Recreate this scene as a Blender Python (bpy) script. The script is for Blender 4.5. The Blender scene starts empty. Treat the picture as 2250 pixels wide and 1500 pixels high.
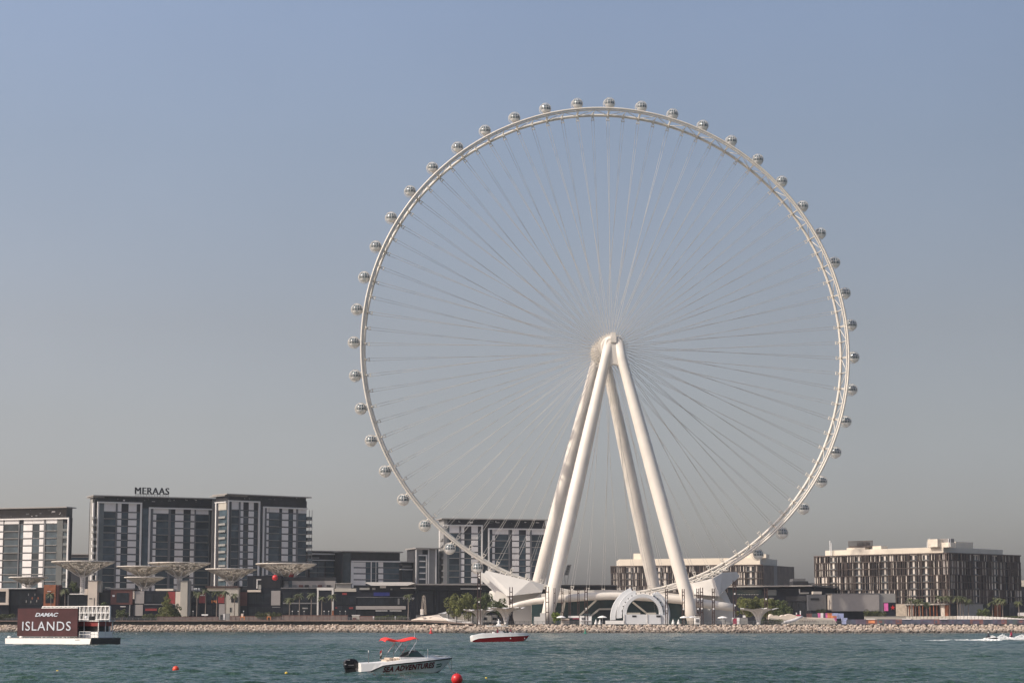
import bpy, math, random
import numpy as np
from mathutils import Vector, Matrix
rad = math.radians
rnd = random.Random(7)
S = bpy.context.scene
COL = S.collection

# ------------------------------------------------------------------ camera
FPX, HC = 4600.0, 3.5                      # focal length in photo pixels, eye height over the water
TH = math.atan((1371-750)/FPX)             # pitch: horizon at row 1371 of 1500
cd = bpy.data.cameras.new("camera"); cam = bpy.data.objects.new("camera", cd); COL.objects.link(cam)
cam.location = (0, 0, HC); cam.rotation_euler = (math.pi/2+TH, 0, 0)
cd.sensor_width = 36.0; cd.lens = 36.0*FPX/2250; cd.clip_start = 1.0; cd.clip_end = 60000
S.camera = cam

# ------------------------------------------------------------------ sky and sun
SUN_AZ = Vector((-0.91, -0.41)).normalized(); SUN_EL = rad(40)
w = bpy.data.worlds.new("World"); S.world = w; w.use_nodes = True
nt = w.node_tree; bg = nt.nodes['Background']
sky = nt.nodes.new('ShaderNodeTexSky'); sky.sky_type = 'NISHITA'; sky.sun_disc = False
sky.sun_elevation = SUN_EL; sky.sun_rotation = math.atan2(SUN_AZ.x, SUN_AZ.y)
sky.air_density = 1.0; sky.dust_density = 3.0; sky.ozone_density = 1.5; sky.altitude = 0
tc = nt.nodes.new('ShaderNodeTexCoord'); sep = nt.nodes.new('ShaderNodeSeparateXYZ')
ramp = nt.nodes.new('ShaderNodeValToRGB'); mul = nt.nodes.new('ShaderNodeMix'); mul.data_type = 'RGBA'; mul.blend_type = 'MULTIPLY'
mul.inputs[0].default_value = 1.0
nt.links.new(tc.outputs['Generated'], sep.inputs[0]); nt.links.new(sep.outputs['Z'], ramp.inputs[0])
SKY_STOPS = [(0.0, (0.98, 0.91, 1.02)), (0.03, (0.96, 0.89, 0.985)), (0.065, (0.84, 0.735, 0.77)), (0.095, (0.80, 0.67, 0.65)), (0.14, (0.79, 0.64, 0.587)), (0.225, (0.82, 0.705, 0.657)), (0.287, (0.91, 0.80, 0.765)), (0.6, (0.75, 0.75, 0.75))]
el = ramp.color_ramp.elements
while len(el) < len(SKY_STOPS): el.new(0.5)
for e, (p, c) in zip(el, SKY_STOPS): e.position = p; e.color = (*c, 1)
nt.links.new(sky.outputs[0], mul.inputs[6]); nt.links.new(ramp.outputs[0], mul.inputs[7])
mr_ = nt.nodes.new('ShaderNodeMapRange'); mr_.inputs[1].default_value = -.35; mr_.inputs[2].default_value = .35; mr_.inputs[3].default_value = 1.22; mr_.inputs[4].default_value = .82
sc_ = nt.nodes.new('ShaderNodeVectorMath'); sc_.operation = 'SCALE'
ns_ = nt.nodes.new('ShaderNodeTexNoise'); ns_.inputs['Scale'].default_value = 7; ns_.inputs['Detail'].default_value = 3
mh_ = nt.nodes.new('ShaderNodeMapRange'); mh_.inputs[1].default_value = .3; mh_.inputs[2].default_value = .7; mh_.inputs[3].default_value = -.025; mh_.inputs[4].default_value = .025
ah_ = nt.nodes.new('ShaderNodeMath'); ah_.operation = 'ADD'
nt.links.new(tc.outputs['Generated'], ns_.inputs['Vector']); nt.links.new(ns_.outputs[0], mh_.inputs[0]); nt.links.new(mr_.outputs[0], ah_.inputs[0]); nt.links.new(mh_.outputs[0], ah_.inputs[1])   # uneven haze
nt.links.new(sep.outputs['X'], mr_.inputs[0]); nt.links.new(mul.outputs[2], sc_.inputs[0]); nt.links.new(ah_.outputs[0], sc_.inputs['Scale'])   # hazier and brighter on the sun's side
nt.links.new(sc_.outputs[0], bg.inputs[0]); bg.inputs[1].default_value = 0.14
sl = bpy.data.lights.new("sun", 'SUN'); so = bpy.data.objects.new("sun", sl); COL.objects.link(so)
sl.energy = 3.0; sl.angle = rad(0.6); sl.color = (1.0, 0.90, 0.77)
sd_ = Vector((SUN_AZ.x*math.cos(SUN_EL), SUN_AZ.y*math.cos(SUN_EL), math.sin(SUN_EL)))
so.rotation_euler = sd_.to_track_quat('Z', 'Y').to_euler()
S.view_settings.view_transform = 'Standard'; S.view_settings.look = 'None'; S.view_settings.gamma = 1; S.view_settings.exposure = 0.35
S.render.engine = 'CYCLES'; S.cycles.max_bounces = 6; S.cycles.volume_bounces = 1

# ------------------------------------------------------------------ photo pixels to world points
cT, sT = math.cos(TH), math.sin(TH)
def ray(px, py):
    a = (px-1125)/FPX; b = (750-py)/FPX
    return Vector((a, cT-b*sT, sT+b*cT))
def at(px, py, Y):
    d = ray(px, py); t = Y/d.y
    return Vector((d.x*t, Y, HC+d.z*t))
def on_z(px, py, z=0.0):
    d = ray(px, py); t = (z-HC)/d.z
    return Vector((d.x*t, d.y*t, z))
def mpp(Y): return Y/FPX                     # metres per photo pixel at depth Y

# ------------------------------------------------------------------ materials
MATS = {}
def mat(name, col, rough=0.6, metal=0.0, noise=0.12, scale=1.0, rand=0.0, spec=0.5, bump=0.0, emit=None, stretch=None):
    if name in MATS: return MATS[name]
    m = bpy.data.materials.new(name); m.use_nodes = True; t = m.node_tree; b = t.nodes['Principled BSDF']
    b.inputs['Roughness'].default_value = rough; b.inputs['Metallic'].default_value = metal
    b.inputs['Specular IOR Level'].default_value = spec
    g = t.nodes.new('ShaderNodeNewGeometry'); n = t.nodes.new('ShaderNodeTexNoise')
    n.inputs['Scale'].default_value = scale; n.inputs['Detail'].default_value = 5
    if stretch:
        mp = t.nodes.new('ShaderNodeMapping'); mp.inputs['Scale'].default_value = stretch
        t.links.new(g.outputs['Position'], mp.inputs[0]); t.links.new(mp.outputs[0], n.inputs['Vector'])
    else: t.links.new(g.outputs['Position'], n.inputs['Vector'])
    mr = t.nodes.new('ShaderNodeMapRange'); mr.inputs[1].default_value = 0.3; mr.inputs[2].default_value = 0.7
    mr.inputs[3].default_value = 1-noise; mr.inputs[4].default_value = 1+noise
    t.links.new(n.outputs[0], mr.inputs[0]); val = mr.outputs[0]
    if rand:
        oi = t.nodes.new('ShaderNodeObjectInfo'); r2 = t.nodes.new('ShaderNodeMapRange')
        r2.inputs[3].default_value = 1-rand; r2.inputs[4].default_value = 1+rand
        t.links.new(oi.outputs['Random'], r2.inputs[0])
        mm = t.nodes.new('ShaderNodeMath'); mm.operation = 'MULTIPLY'
        t.links.new(val, mm.inputs[0]); t.links.new(r2.outputs[0], mm.inputs[1]); val = mm.outputs[0]
    vm = t.nodes.new('ShaderNodeVectorMath'); vm.operation = 'SCALE'; vm.inputs[0].default_value = col[:3]
    t.links.new(val, vm.inputs['Scale']); t.links.new(vm.outputs[0], b.inputs['Base Color'])
    if bump:
        bp = t.nodes.new('ShaderNodeBump'); bp.inputs['Strength'].default_value = bump; bp.inputs['Distance'].default_value = 0.1
        t.links.new(n.outputs[0], bp.inputs['Height']); t.links.new(bp.outputs[0], b.inputs['Normal'])
    if emit:
        b.inputs['Emission Color'].default_value = (*emit[:3], 1); b.inputs['Emission Strength'].default_value = emit[3]
    MATS[name] = m
    return m
M = {}
M['steel'] = mat('white_painted_steel', (.685, .635, .57), .5, noise=.06, scale=.12)
M['stage'] = mat('white_shell_paint', (.60, .61, .62), .55, noise=.04, scale=.3)
M['cladding'] = mat('white_cladding', (.56, .54, .51), .55, noise=.05, scale=.2)
M['cable'] = mat('cable_steel', (.42, .40, .38), .5, noise=.03)
M['rim'] = mat('rim_steel', (.66, .615, .545), .5, noise=.06, scale=.4)
M['podglass'] = mat('capsule_glass', (.10, .125, .135), .08, noise=.2, scale=.5, spec=.8)
M['glass'] = mat('tower_glass', (.046, .066, .080), .16, noise=.35, scale=.25, rand=.45, spec=.3)
M['glass_pale'] = mat('pale_glass', (.11, .125, .13), .15, noise=.15, scale=.25, rand=.2)
M['glass_teal'] = mat('teal_glass', (.018, .04, .042), .12, noise=.4, scale=.12, rand=.2)
M['panel'] = mat('pale_wall_panel', (.70, .67, .65), .6, noise=.06, scale=.4, rand=.06)
M['whiteframe'] = mat('white_frame', (.66, .64, .62), .5, noise=.04)
M['darkwall'] = mat('charcoal_wall', (.026, .026, .030), .7, noise=.25, scale=.3, spec=.3)
M['darkattic'] = mat('dark_attic_glass', (.013, .013, .016), .3, noise=.5, scale=.35, spec=.3)
M['greyconc'] = mat('grey_concrete', (.24, .235, .225), .7, noise=.08, scale=.3)
M['slab'] = mat('slab_edge', (.13, .13, .135), .5, noise=.1)
M['roofedge'] = mat('roof_edge', (.30, .28, .26), .5, noise=.08)
M['navy'] = mat('dark_shopfront', (.010, .0115, .018), .75, noise=.35, scale=.2, spec=.2)
M['shopglass'] = mat('shop_glass', (.010, .013, .018), .3, noise=.6, scale=.5, rand=.3, spec=.3)
M['cream'] = mat('cream_render', (.60, .52, .44), .7, noise=.05, scale=.3)
M['beige'] = mat('beige_render', (.40, .37, .32), .7, noise=.06, scale=.3)
M['greypanel'] = mat('grey_metal_panel', (.27, .25, .24), .6, noise=.06, scale=.5)
M['rust'] = mat('corten_steel', (.26, .085, .035), .7, noise=.3, scale=.5)
M['rustmast'] = mat('rust_brown_mast', (.046, .022, .018), .6, noise=.25, scale=1.5)
M['redbrown'] = mat('red_brown_cladding', (.10, .032, .026), .6, noise=.2, scale=.4)
M['red'] = mat('red_panel', (.20, .022, .022), .5, noise=.15)
M['redbright'] = mat('bright_red', (.55, .02, .022), .35, noise=.08)
M['orange'] = mat('orange_paint', (.65, .20, .03), .5)
M['buoyorange'] = mat('orange_red_buoy', (.70, .07, .03), .4)
M['green'] = mat('green_buoy', (.02, .20, .13), .5)
M['yellow'] = mat('yellow_float', (.70, .48, .06), .5)
M['wood'] = mat('timber_boards', (.135, .095, .08), .75, noise=.25, scale=1.2, stretch=(1, 1, .2))
M['deckdark'] = mat('dark_quay_wall', (.035, .042, .042), .8, noise=.3, scale=.3)
M['lattice'] = mat('lattice_bronze', (.46, .41, .345), .6, noise=.2, scale=.8)
M['lattice_rim'] = mat('lattice_rim', (.62, .57, .51), .5)
M['latticewhite'] = mat('white_branch_steel', (.76, .73, .70), .5)
M['leaf'] = mat('tree_leaves', (.135, .145, .04), .7, noise=.5, scale=.5)
M['leafdark'] = mat('dark_leaves', (.075, .095, .028), .7, noise=.5, scale=.5)
M['leafbright'] = mat('bright_leaves', (.14, .19, .025), .7, noise=.4, scale=.7)
M['hedge'] = mat('hedge_leaves', (.065, .075, .022), .8, noise=.6, scale=.8)
M['frond'] = mat('palm_fronds', (.085, .095, .038), .6, noise=.4, scale=.6)
M['bark'] = mat('bark', (.17, .14, .12), .9, noise=.25, scale=2)
M['fin'] = mat('brown_fin', (.078, .057, .049), .55, noise=.3, scale=.4, rand=.15)
M['curtain'] = mat('pale_shutter', (.57, .51, .45), .6, noise=.12, scale=.5, rand=.3)
M['hotelglass'] = mat('hotel_glass', (.020, .022, .030), .15, noise=.5, scale=.3, rand=.4)
M['roofcream'] = mat('cream_roof_wall', (.72, .64, .53), .7, noise=.05, scale=.2)
M['sand'] = mat('sandstone', (.42, .35, .275), .8, noise=.2, scale=.8)
M['ground'] = mat('paving', (.33, .30, .27), .85, noise=.1, scale=.2)
M['white'] = mat('white_gelcoat', (.80, .79, .77), .3, noise=.03)
M['fabricwhite'] = mat('white_canvas', (.78, .76, .73), .8, noise=.04)
M['hullgrey'] = mat('shaded_white_hull', (.50, .55, .52), .4, noise=.12, scale=.9)  # white hull toned grey: shade below the rub rail put into the colour
M['darkhull'] = mat('dark_antifouling', (.035, .018, .018), .5, noise=.2)
M['black'] = mat('black_rubber', (.012, .012, .014), .4, noise=.1)
M['motor'] = mat('motor_black', (.012, .013, .017), .25, noise=.1)
M['chrome'] = mat('stainless_tube', (.72, .72, .70), .25, metal=.8, noise=.02)
M['tan'] = mat('tan_vinyl', (.48, .40, .32), .6)
M['boatglass'] = mat('tinted_acrylic', (.06, .10, .10), .08, noise=.15)
M['bimini'] = mat('red_canvas', (.75, .035, .028), .7, noise=.05)
M['maroon'] = mat('maroon_printed_panel', (.056, .017, .020), .55, noise=.3, scale=.45, spec=.3)
M['signwhite'] = mat('pale_lettering', (.50, .54, .60), .5, noise=.02)
M['signdark'] = mat('charcoal_lettering', (.018, .019, .024), .5, noise=.02)
M['textred'] = mat('dark_red_paint', (.16, .012, .018), .5, noise=.15, scale=4)
M['textgreen'] = mat('dark_green_paint', (.015, .11, .06), .5)
M['redhull'] = mat('red_hull', (.33, .008, .014), .22, noise=.08)
M['rope'] = mat('rope', (.04, .04, .04), .8)
M['pink'] = mat('pink_sign', (.70, .14, .40), .5)
M['blue'] = mat('blue_led_screen', (.004, .006, .05), .4, emit=(.02, .03, .22, .25))
M['graf_purple'] = mat('purple_paint', (.075, .058, .088), .7, noise=.45, scale=.5)
M['graf_blue'] = mat('blue_paint', (.055, .062, .095), .7, noise=.45, scale=.5)
M['graf_red'] = mat('red_paint', (.14, .062, .06), .7, noise=.4, scale=.5)
M['graf_teal'] = mat('teal_paint', (.065, .085, .092), .7, noise=.4, scale=.5)
M['graf_orange'] = mat('orange_mural_paint', (.55, .20, .09), .7, noise=.4, scale=.6)
M['graf_pink'] = mat('pink_mural_paint', (.55, .12, .30), .7, noise=.5, scale=.6)
M['graf_sky'] = mat('pale_blue_mural_paint', (.32, .36, .55), .7, noise=.35, scale=.6)
M['skin'] = mat('skin', (.34, .20, .14), .6)
M['clothdark'] = mat('dark_clothing', (.03, .025, .04), .8)
M['clothred'] = mat('red_clothing', (.35, .03, .07), .8)
M['foam'] = mat('sea_foam', (.78, .80, .80), .9, noise=.1, scale=2, bump=.5)

# ------------------------------------------------------------------ objects
ORG = {}
def thing(name, label, cat, loc=(0, 0, 0), group=None):
    o = bpy.data.objects.new(name, None); COL.objects.link(o); o.empty_display_size = .5
    o.location = loc; o['label'] = label; o['category'] = cat
    if group: o['group'] = group
    ORG[o] = Vector(loc)
    return o
def tag(o, label, cat, group=None):
    o['label'] = label; o['category'] = cat
    if group: o['group'] = group
    return o
def dup(root, loc, label=None, rotz=None, group=None, scale=None):
    r = root.copy(); COL.objects.link(r); r.location = loc
    if rotz is not None: r.rotation_euler = (0, 0, rotz)
    if scale is not None: r.scale = (scale,)*3 if not hasattr(scale, '__len__') else scale
    if label: r['label'] = label
    if group: r['group'] = group
    for ch in list(root.children):
        c = ch.copy(); COL.objects.link(c); c.parent = r
        for g in list(ch.children):
            d = g.copy(); COL.objects.link(d); d.parent = c
    return r
ORD = ['first', 'second', 'third', 'fourth', 'fifth', 'sixth', 'seventh', 'eighth', 'ninth', 'tenth', 'eleventh', 'twelfth', 'thirteenth', 'fourteenth', 'fifteenth', 'sixteenth', 'seventeenth', 'eighteenth', 'nineteenth', 'twentieth']

class MB:
    def __init__(s): s.v = []; s.f = []
    def add(s, vs, fs):
        n = len(s.v); s.v += [Vector(p) for p in vs]; s.f += [tuple(i+n for i in f) for f in fs]; return s
    def box(s, a, b):
        x0, y0, z0 = a; x1, y1, z1 = b
        return s.hexa([(x0, y0, z0), (x1, y0, z0), (x1, y1, z0), (x0, y1, z0), (x0, y0, z1), (x1, y0, z1), (x1, y1, z1), (x0, y1, z1)])
    def hexa(s, p):
        return s.add(p, [(0, 3, 2, 1), (4, 5, 6, 7), (0, 1, 5, 4), (1, 2, 6, 5), (2, 3, 7, 6), (3, 0, 4, 7)])
    def bar(s, p, q, w, h=None, up=(0, 0, 1)):
        p, q = Vector(p), Vector(q); d = (q-p).normalized(); u = Vector(up)
        if abs(d.dot(u)) > .98: u = Vector((0, 1, 0))
        a = d.cross(u).normalized()*w/2; b = a.cross(d).normalized()*(h or w)/2
        return s.hexa([p-a-b, p+a-b, p+a+b, p-a+b, q-a-b, q+a-b, q+a+b, q-a+b])
    def prism(s, poly, ext):
        n = len(poly); e = Vector(ext)
        vs = [Vector(p) for p in poly]+[Vector(p)+e for p in poly]
        fs = [tuple(range(n)), tuple(range(2*n-1, n-1, -1))]+[(i, i+n, (i+1) % n+n, (i+1) % n) for i in range(n)]
        return s.add(vs, fs)
    def tube(s, pts, r, n=8, caps=True, closed=False):
        pts = [Vector(p) for p in pts]; m = len(pts)
        rs = r if hasattr(r, '__len__') else [r]*m
        base = len(s.v); prev = None
        for i, p in enumerate(pts):
            if closed: d = (pts[(i+1) % m]-pts[i-1]).normalized()
            else: d = (pts[min(i+1, m-1)]-pts[max(i-1, 0)]).normalized()
            u = Vector((0, 0, 1)) if prev is None else prev
            if abs(d.dot(u)) > .98: u = Vector((0, 1, 0))
            a = d.cross(u).normalized(); b = a.cross(d).normalized(); prev = b if not closed else (prev or Vector((0, 1, 0)))
            if closed:
                u = Vector((0, 1, 0)); a = d.cross(u).normalized(); b = a.cross(d).normalized()
            for k in range(n):
                t = 2*math.pi*k/n; s.v.append(p+(a*math.cos(t)+b*math.sin(t))*rs[i])
        segs = m if closed else m-1
        for i in range(segs):
            j = (i+1) % m
            for k in range(n):
                l = (k+1) % n
                s.f.append((base+i*n+k, base+i*n+l, base+j*n+l, base+j*n+k))
        if caps and not closed:
            s.f.append(tuple(base+k for k in range(n-1, -1, -1))); s.f.append(tuple(base+(m-1)*n+k for k in range(n)))
        return s
    def lathe(s, prof, c=(0, 0, 0), n=16, a0=0.0, a1=2*math.pi):
        c = Vector(c); base = len(s.v); full = abs(a1-a0-2*math.pi) < 1e-6; cols = n if full else n+1
        for r, z in prof:
            for k in range(cols):
                t = a0+(a1-a0)*k/n; s.v.append(c+Vector((r*math.cos(t), r*math.sin(t), z)))
        for i in range(len(prof)-1):
            for k in range(n):
                l = (k+1) % cols
                s.f.append((base+i*cols+k, base+i*cols+l, base+(i+1)*cols+l, base+(i+1)*cols+k))
        return s
    def ball(s, c, r, sub=1, jit=0.0, rg=rnd, sq=(1, 1, 1)):
        V, Fc = ICO[sub]; c = Vector(c)
        vs = [c+Vector((p[0]*sq[0], p[1]*sq[1], p[2]*sq[2]))*r*(1+(rg.random()-.5)*2*jit) for p in V]
        return s.add(vs, Fc)
    def build(s, name, m, parent=None, smooth=False):
        o_ = ORG.get(parent, Vector((0, 0, 0)))
        me = bpy.data.meshes.new(name); me.from_pydata([tuple(p-o_) for p in s.v], [], s.f)
        me.materials.append(m if not isinstance(m, str) else M[m])
        if smooth: me.polygons.foreach_set('use_smooth', [True]*len(me.polygons))
        me.update()
        o = bpy.data.objects.new(name, me); COL.objects.link(o)
        if parent is not None: o.parent = parent; ORG[o] = o_
        return o
def _ico(sub):
    import bmesh
    b = bmesh.new(); bmesh.ops.create_icosphere(b, subdivisions=sub, radius=1)
    V = [tuple(v.co) for v in b.verts]; F_ = [tuple(v.index for v in f.verts) for f in b.faces]; b.free(); return V, F_
ICO = {1: _ico(1), 2: _ico(2), 3: _ico(3)}
def struct(o): o['kind'] = 'structure'; return o
def stuff(o): o['kind'] = 'stuff'; return o

class Facade:
    """a vertical plane through two photo columns at two depths; boxes are laid on it in metres along / up / out"""
    def __init__(s, x0, d0, x1, d1, row=1335):
        a, b = at(x0, row, d0), at(x1, row, d1); s.p = Vector((a.x, a.y, 0)); q = Vector((b.x, b.y, 0))
        s.L = (q-s.p).length; s.t = (q-s.p).normalized(); s.n = Vector((s.t.y, -s.t.x, 0))
    def uz(s, px, py):
        d = ray(px, py); den = d.x*s.t.y-d.y*s.t.x
        k = (s.p.x*s.t.y-s.p.y*s.t.x)/den
        h = Vector((d.x*k, d.y*k, 0))-s.p
        return h.dot(s.t), HC+d.z*k
    def pt(s, u, z, d=0.0): return s.p+s.t*u+s.n*d+Vector((0, 0, z))
    def P(s, px, py, d=0.0):
        u, z = s.uz(px, py); return s.pt(u, z, d)
    def box(s, mb, u0, u1, z0, z1, d0, d1):
        P = s.pt
        return mb.hexa([P(u0, z0, d1), P(u1, z0, d1), P(u1, z0, d0), P(u0, z0, d0), P(u0, z1, d1), P(u1, z1, d1), P(u1, z1, d0), P(u0, z1, d0)])
    def rect(s, x0, y0, x1, y1):
        ym = (y0+y1)/2; xm = (x0+x1)/2
        return s.uz(x0, ym)[0], s.uz(x1, ym)[0], s.uz(xm, y1)[1], s.uz(xm, y0)[1]
    def pbox(s, mb, x0, y0, x1, y1, d0, d1):
        return s.box(mb, *s.rect(x0, y0, x1, y1), d0, d1)
    def part(s, root, name, m, x0, y0, x1, y1, out=.15, back=0.0):
        return s.pbox(MB(), x0, y0, x1, y1, back, out).build(name, m, root)

def text_obj(name, body, m, parent, origin, xd, ud, width, height=None, depth=.1, shear=0.0, bold=0.0, space=1.0, fat=0.0):
    c = bpy.data.curves.new(name, 'FONT'); c.body = body; c.size = 1; c.shear = shear; c.offset = bold; c.extrude = .02; c.space_character = space; c.resolution_u = 3
    t = bpy.data.objects.new(name, c); COL.objects.link(t)
    dg = bpy.context.evaluated_depsgraph_get(); me = bpy.data.meshes.new_from_object(t.evaluated_get(dg))
    bpy.data.objects.remove(t)
    co = np.array([v.co for v in me.vertices]); mn, mx = co.min(0), co.max(0)
    sx = width/(mx[0]-mn[0]); sy = sx if height is None else height/(mx[1]-mn[1]); sz = depth/max(1e-6, mx[2]-mn[2])
    xd, ud = Vector(xd).normalized(), Vector(ud).normalized(); nd = xd.cross(ud); o_ = Vector(origin)-ORG.get(parent, Vector())
    for v in me.vertices:
        v.co = o_+xd*((v.co.x-mn[0])*sx)+ud*((v.co.y-mn[1])*sy)+nd*((v.co.z-mn[2])*sz)
    if fat:
        vs = [v.co.copy() for v in me.vertices]; fs = [tuple(q.vertices) for q in me.polygons]; n = len(vs); me2 = bpy.data.meshes.new(name)
        V, Fs = [], []
        for i, k in enumerate((-1, -.5, 0, .5, 1)): V += [tuple(v+xd*(fat*k)+nd*.004*i) for v in vs]; Fs += [tuple(j+n*i for j in f) for f in fs]
        me2.from_pydata(V, [], Fs); me = me2
    me.materials.clear(); me.materials.append(M[m]); me.update()
    ob = bpy.data.objects.new(name, me); COL.objects.link(ob)
    if parent is not None: ob.parent = parent; ORG[ob] = ORG[parent]
    return ob
def shore(px):                               # depth of the waterline along the island
    return float(np.interp(px, [-600, 0, 700, 1000, 1300, 2300, 2900], [1010, 985, 935, 872, 852, 840, 840]))
# ================================================================== SETTING: water, island, boardwalk, rocks
def water():
    rg = np.random.RandomState(5)
    ys = [98.0]
    while ys[-1] < 1060: ys.append(ys[-1]+ys[-1]/800)
    ys = np.array(ys); nx = 760
    xs = np.linspace(-.33, .33, nx)
    Y = np.repeat(ys[:, None], nx, 1); X = Y*xs[None, :]
    Z = np.zeros_like(X); step = Y/800
    N = 64
    for i in range(N):
        lam = 0.6*(14/0.6)**((i+rg.rand())/N); k = 2*math.pi/lam
        th = rad(-65)+rg.randn()*.55
        amp = .046/k*(1.15 if lam < 2.2 else (2.2/lam)**.75)
        fade = np.clip((lam/step-2.2)/2.2, 0, 1)
        ph = k*(X*math.cos(th)+Y*math.sin(th))+rg.rand()*6.28
        Z += amp*fade*(np.sin(ph)+.25*np.cos(2*ph))
    patch = .68+.66*(.5+.5*np.sin(X*.021+Y*.013+1.3)*np.sin(X*.009-Y*.027+.4)+.3*np.sin(X*.06+.8)*np.sin(Y*.05))
    Z *= patch
    ny = len(ys)
    co = np.stack([X, Y, Z], -1).reshape(-1, 3)
    idx = np.arange(ny*nx).reshape(ny, nx)
    q = np.stack([idx[:-1, :-1], idx[:-1, 1:], idx[1:, 1:], idx[1:, :-1]], -1).reshape(-1, 4)
    base = len(co); B = 9000
    co = np.vstack([co, [(-B, -B, -.55), (B, -B, -.55), (B, B*3, -.55), (-B, B*3, -.55)]])
    q = np.vstack([q, [(base, base+1, base+2, base+3)]])
    me = bpy.data.meshes.new('sea_water')
    me.vertices.add(len(co)); me.vertices.foreach_set('co', co.astype(np.float32).ravel())
    me.loops.add(q.size); me.loops.foreach_set('vertex_index', q.astype(np.int32).ravel())
    me.polygons.add(len(q)); me.polygons.foreach_set('loop_start', np.arange(0, q.size, 4, dtype=np.int32))
    me.polygons.foreach_set('use_smooth', np.ones(len(q), dtype=bool))
    me.update(calc_edges=True)
    m = bpy.data.materials.new('sea_water'); m.use_nodes = True; t = m.node_tree; b = t.nodes['Principled BSDF']
    b.inputs['Roughness'].default_value = .12; b.inputs['IOR'].default_value = 1.33
    g = t.nodes.new('ShaderNodeNewGeometry'); n = t.nodes.new('ShaderNodeTexNoise'); n.inputs['Scale'].default_value = .035; n.inputs['Detail'].default_value = 4
    r = t.nodes.new('ShaderNodeValToRGB'); r.color_ramp.elements[0].position = .35; r.color_ramp.elements[1].position = .68
    r.color_ramp.elements[0].color = (.024, .052, .042, 1); r.color_ramp.elements[1].color = (.042, .080, .056, 1)
    mp = t.nodes.new('ShaderNodeMapping'); mp.inputs['Scale'].default_value = (1, .5, 1)
    t.links.new(g.outputs['Position'], mp.inputs[0]); t.links.new(mp.outputs[0], n.inputs[0]); t.links.new(n.outputs[0], r.inputs[0]); t.links.new(r.outputs[0], b.inputs['Base Color'])
    n2 = t.nodes.new('ShaderNodeTexNoise'); n2.inputs['Scale'].default_value = 2.2; n2.inputs['Detail'].default_value = 4
    bp = t.nodes.new('ShaderNodeBump'); bp.inputs['Strength'].default_value = .9; bp.inputs['Distance'].default_value = .34
    t.links.new(g.outputs['Position'], n2.inputs[0]); t.links.new(n2.outputs[0], bp.inputs['Height']); t.links.new(bp.outputs[0], b.inputs['Normal'])
    mp3 = t.nodes.new('ShaderNodeMapping'); mp3.inputs['Scale'].default_value = (.012, .004, 1); n3 = t.nodes.new('ShaderNodeTexNoise'); n3.inputs['Scale'].default_value = 1; n3.inputs['Detail'].default_value = 3
    m3 = t.nodes.new('ShaderNodeMapRange'); m3.inputs[1].default_value = .35; m3.inputs[2].default_value = .65; m3.inputs[3].default_value = .35; m3.inputs[4].default_value = 1.15      # wind patches: rougher and calmer water
    t.links.new(g.outputs['Position'], mp3.inputs[0]); t.links.new(mp3.outputs[0], n3.inputs[0]); t.links.new(n3.outputs[0], m3.inputs[0]); t.links.new(m3.outputs[0], bp.inputs['Strength'])
    me.materials.append(m)
    o = bpy.data.objects.new('sea_water', me); COL.objects.link(o); o['kind'] = 'structure'
water()

GZ = 3.3                                       # paving level of the island
def island():
    pxs = list(range(-600, 2901, 100)); mb = MB()
    front = [at(x, 1371, shore(x)+15) for x in pxs]
    top = [(p.x, p.y, GZ) for p in front]; bot = [(p.x, p.y, -3) for p in front]
    back = [(p.x*1.6, 1900, GZ) for p in front]
    n = len(pxs); mb.add(top+bot+back, [(i, i+n, i+1+n, i+1) for i in range(n-1)]+[(i, i+1, i+1+2*n, i+2*n) for i in range(n-1)])
    struct(mb.build('island_ground', 'ground'))
    # rock slope core under the boulders
    mb = MB(); lo = [at(x, 1371, shore(x)-1.0) for x in pxs]; hi = [at(x, 1371, shore(x)+15.3) for x in pxs]
    mb.add([(p.x, p.y, -1.0) for p in lo]+[(p.x, p.y, 2.7) for p in hi], [(i, i+1, i+1+n, i+n) for i in range(n-1)])
    struct(mb.build('shore_slope', 'sand'))
    # quay coping strip on the right, boardwalk on the left
    mb = MB(); q = [x for x in pxs if x >= 1000]
    a = [at(x, 1371, shore(x)+14.2) for x in q]; m_ = len(q)
    vs = [(p.x, p.y, 3.15) for p in a]+[(p.x, p.y, 3.62) for p in a]+[(p.x, p.y+2.6, 3.62) for p in a]
    mb.add(vs, [(i, i+1, i+1+m_, i+m_) for i in range(m_-1)]+[(i+m_, i+1+m_, i+1+2*m_, i+2*m_) for i in range(m_-1)])
    struct(mb.build('promenade', 'deckdark'))
    q = [x for x in range(-600, 1041, 40)]; mb = MB(); mw = MB(); m_ = len(q)
    def zt(x): return 5.35 if x < 900 else 5.35-(x-900)/140*1.5
    a = [at(x, 1371, shore(x)+13) for x in q]
    vs = []
    for x, p in zip(q, a): vs += [(p.x, p.y, zt(x)-.45), (p.x, p.y, zt(x)), (p.x, p.y+16, zt(x)), (p.x, p.y+16, zt(x)-.45)]
    mb.add(vs, [(4*i+k, 4*i+4+k, 4*i+4+(k+1) % 4, 4*i+(k+1) % 4) for i in range(m_-1) for k in range(4)])
    struct(mb.build('boardwalk', 'wood'))
    vs = [(p.x, p.y+4, .5) for p in a]+[(p.x, p.y+4, zt(x)-.45) for x, p in zip(q, a)]
    mw.add(vs, [(i, i+1, i+1+m_, i+m_) for i in range(m_-1)])
    struct(mw.build('quay_wall', 'deckdark'))  # dark tone carries the shadow under the boardwalk
island()

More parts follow.
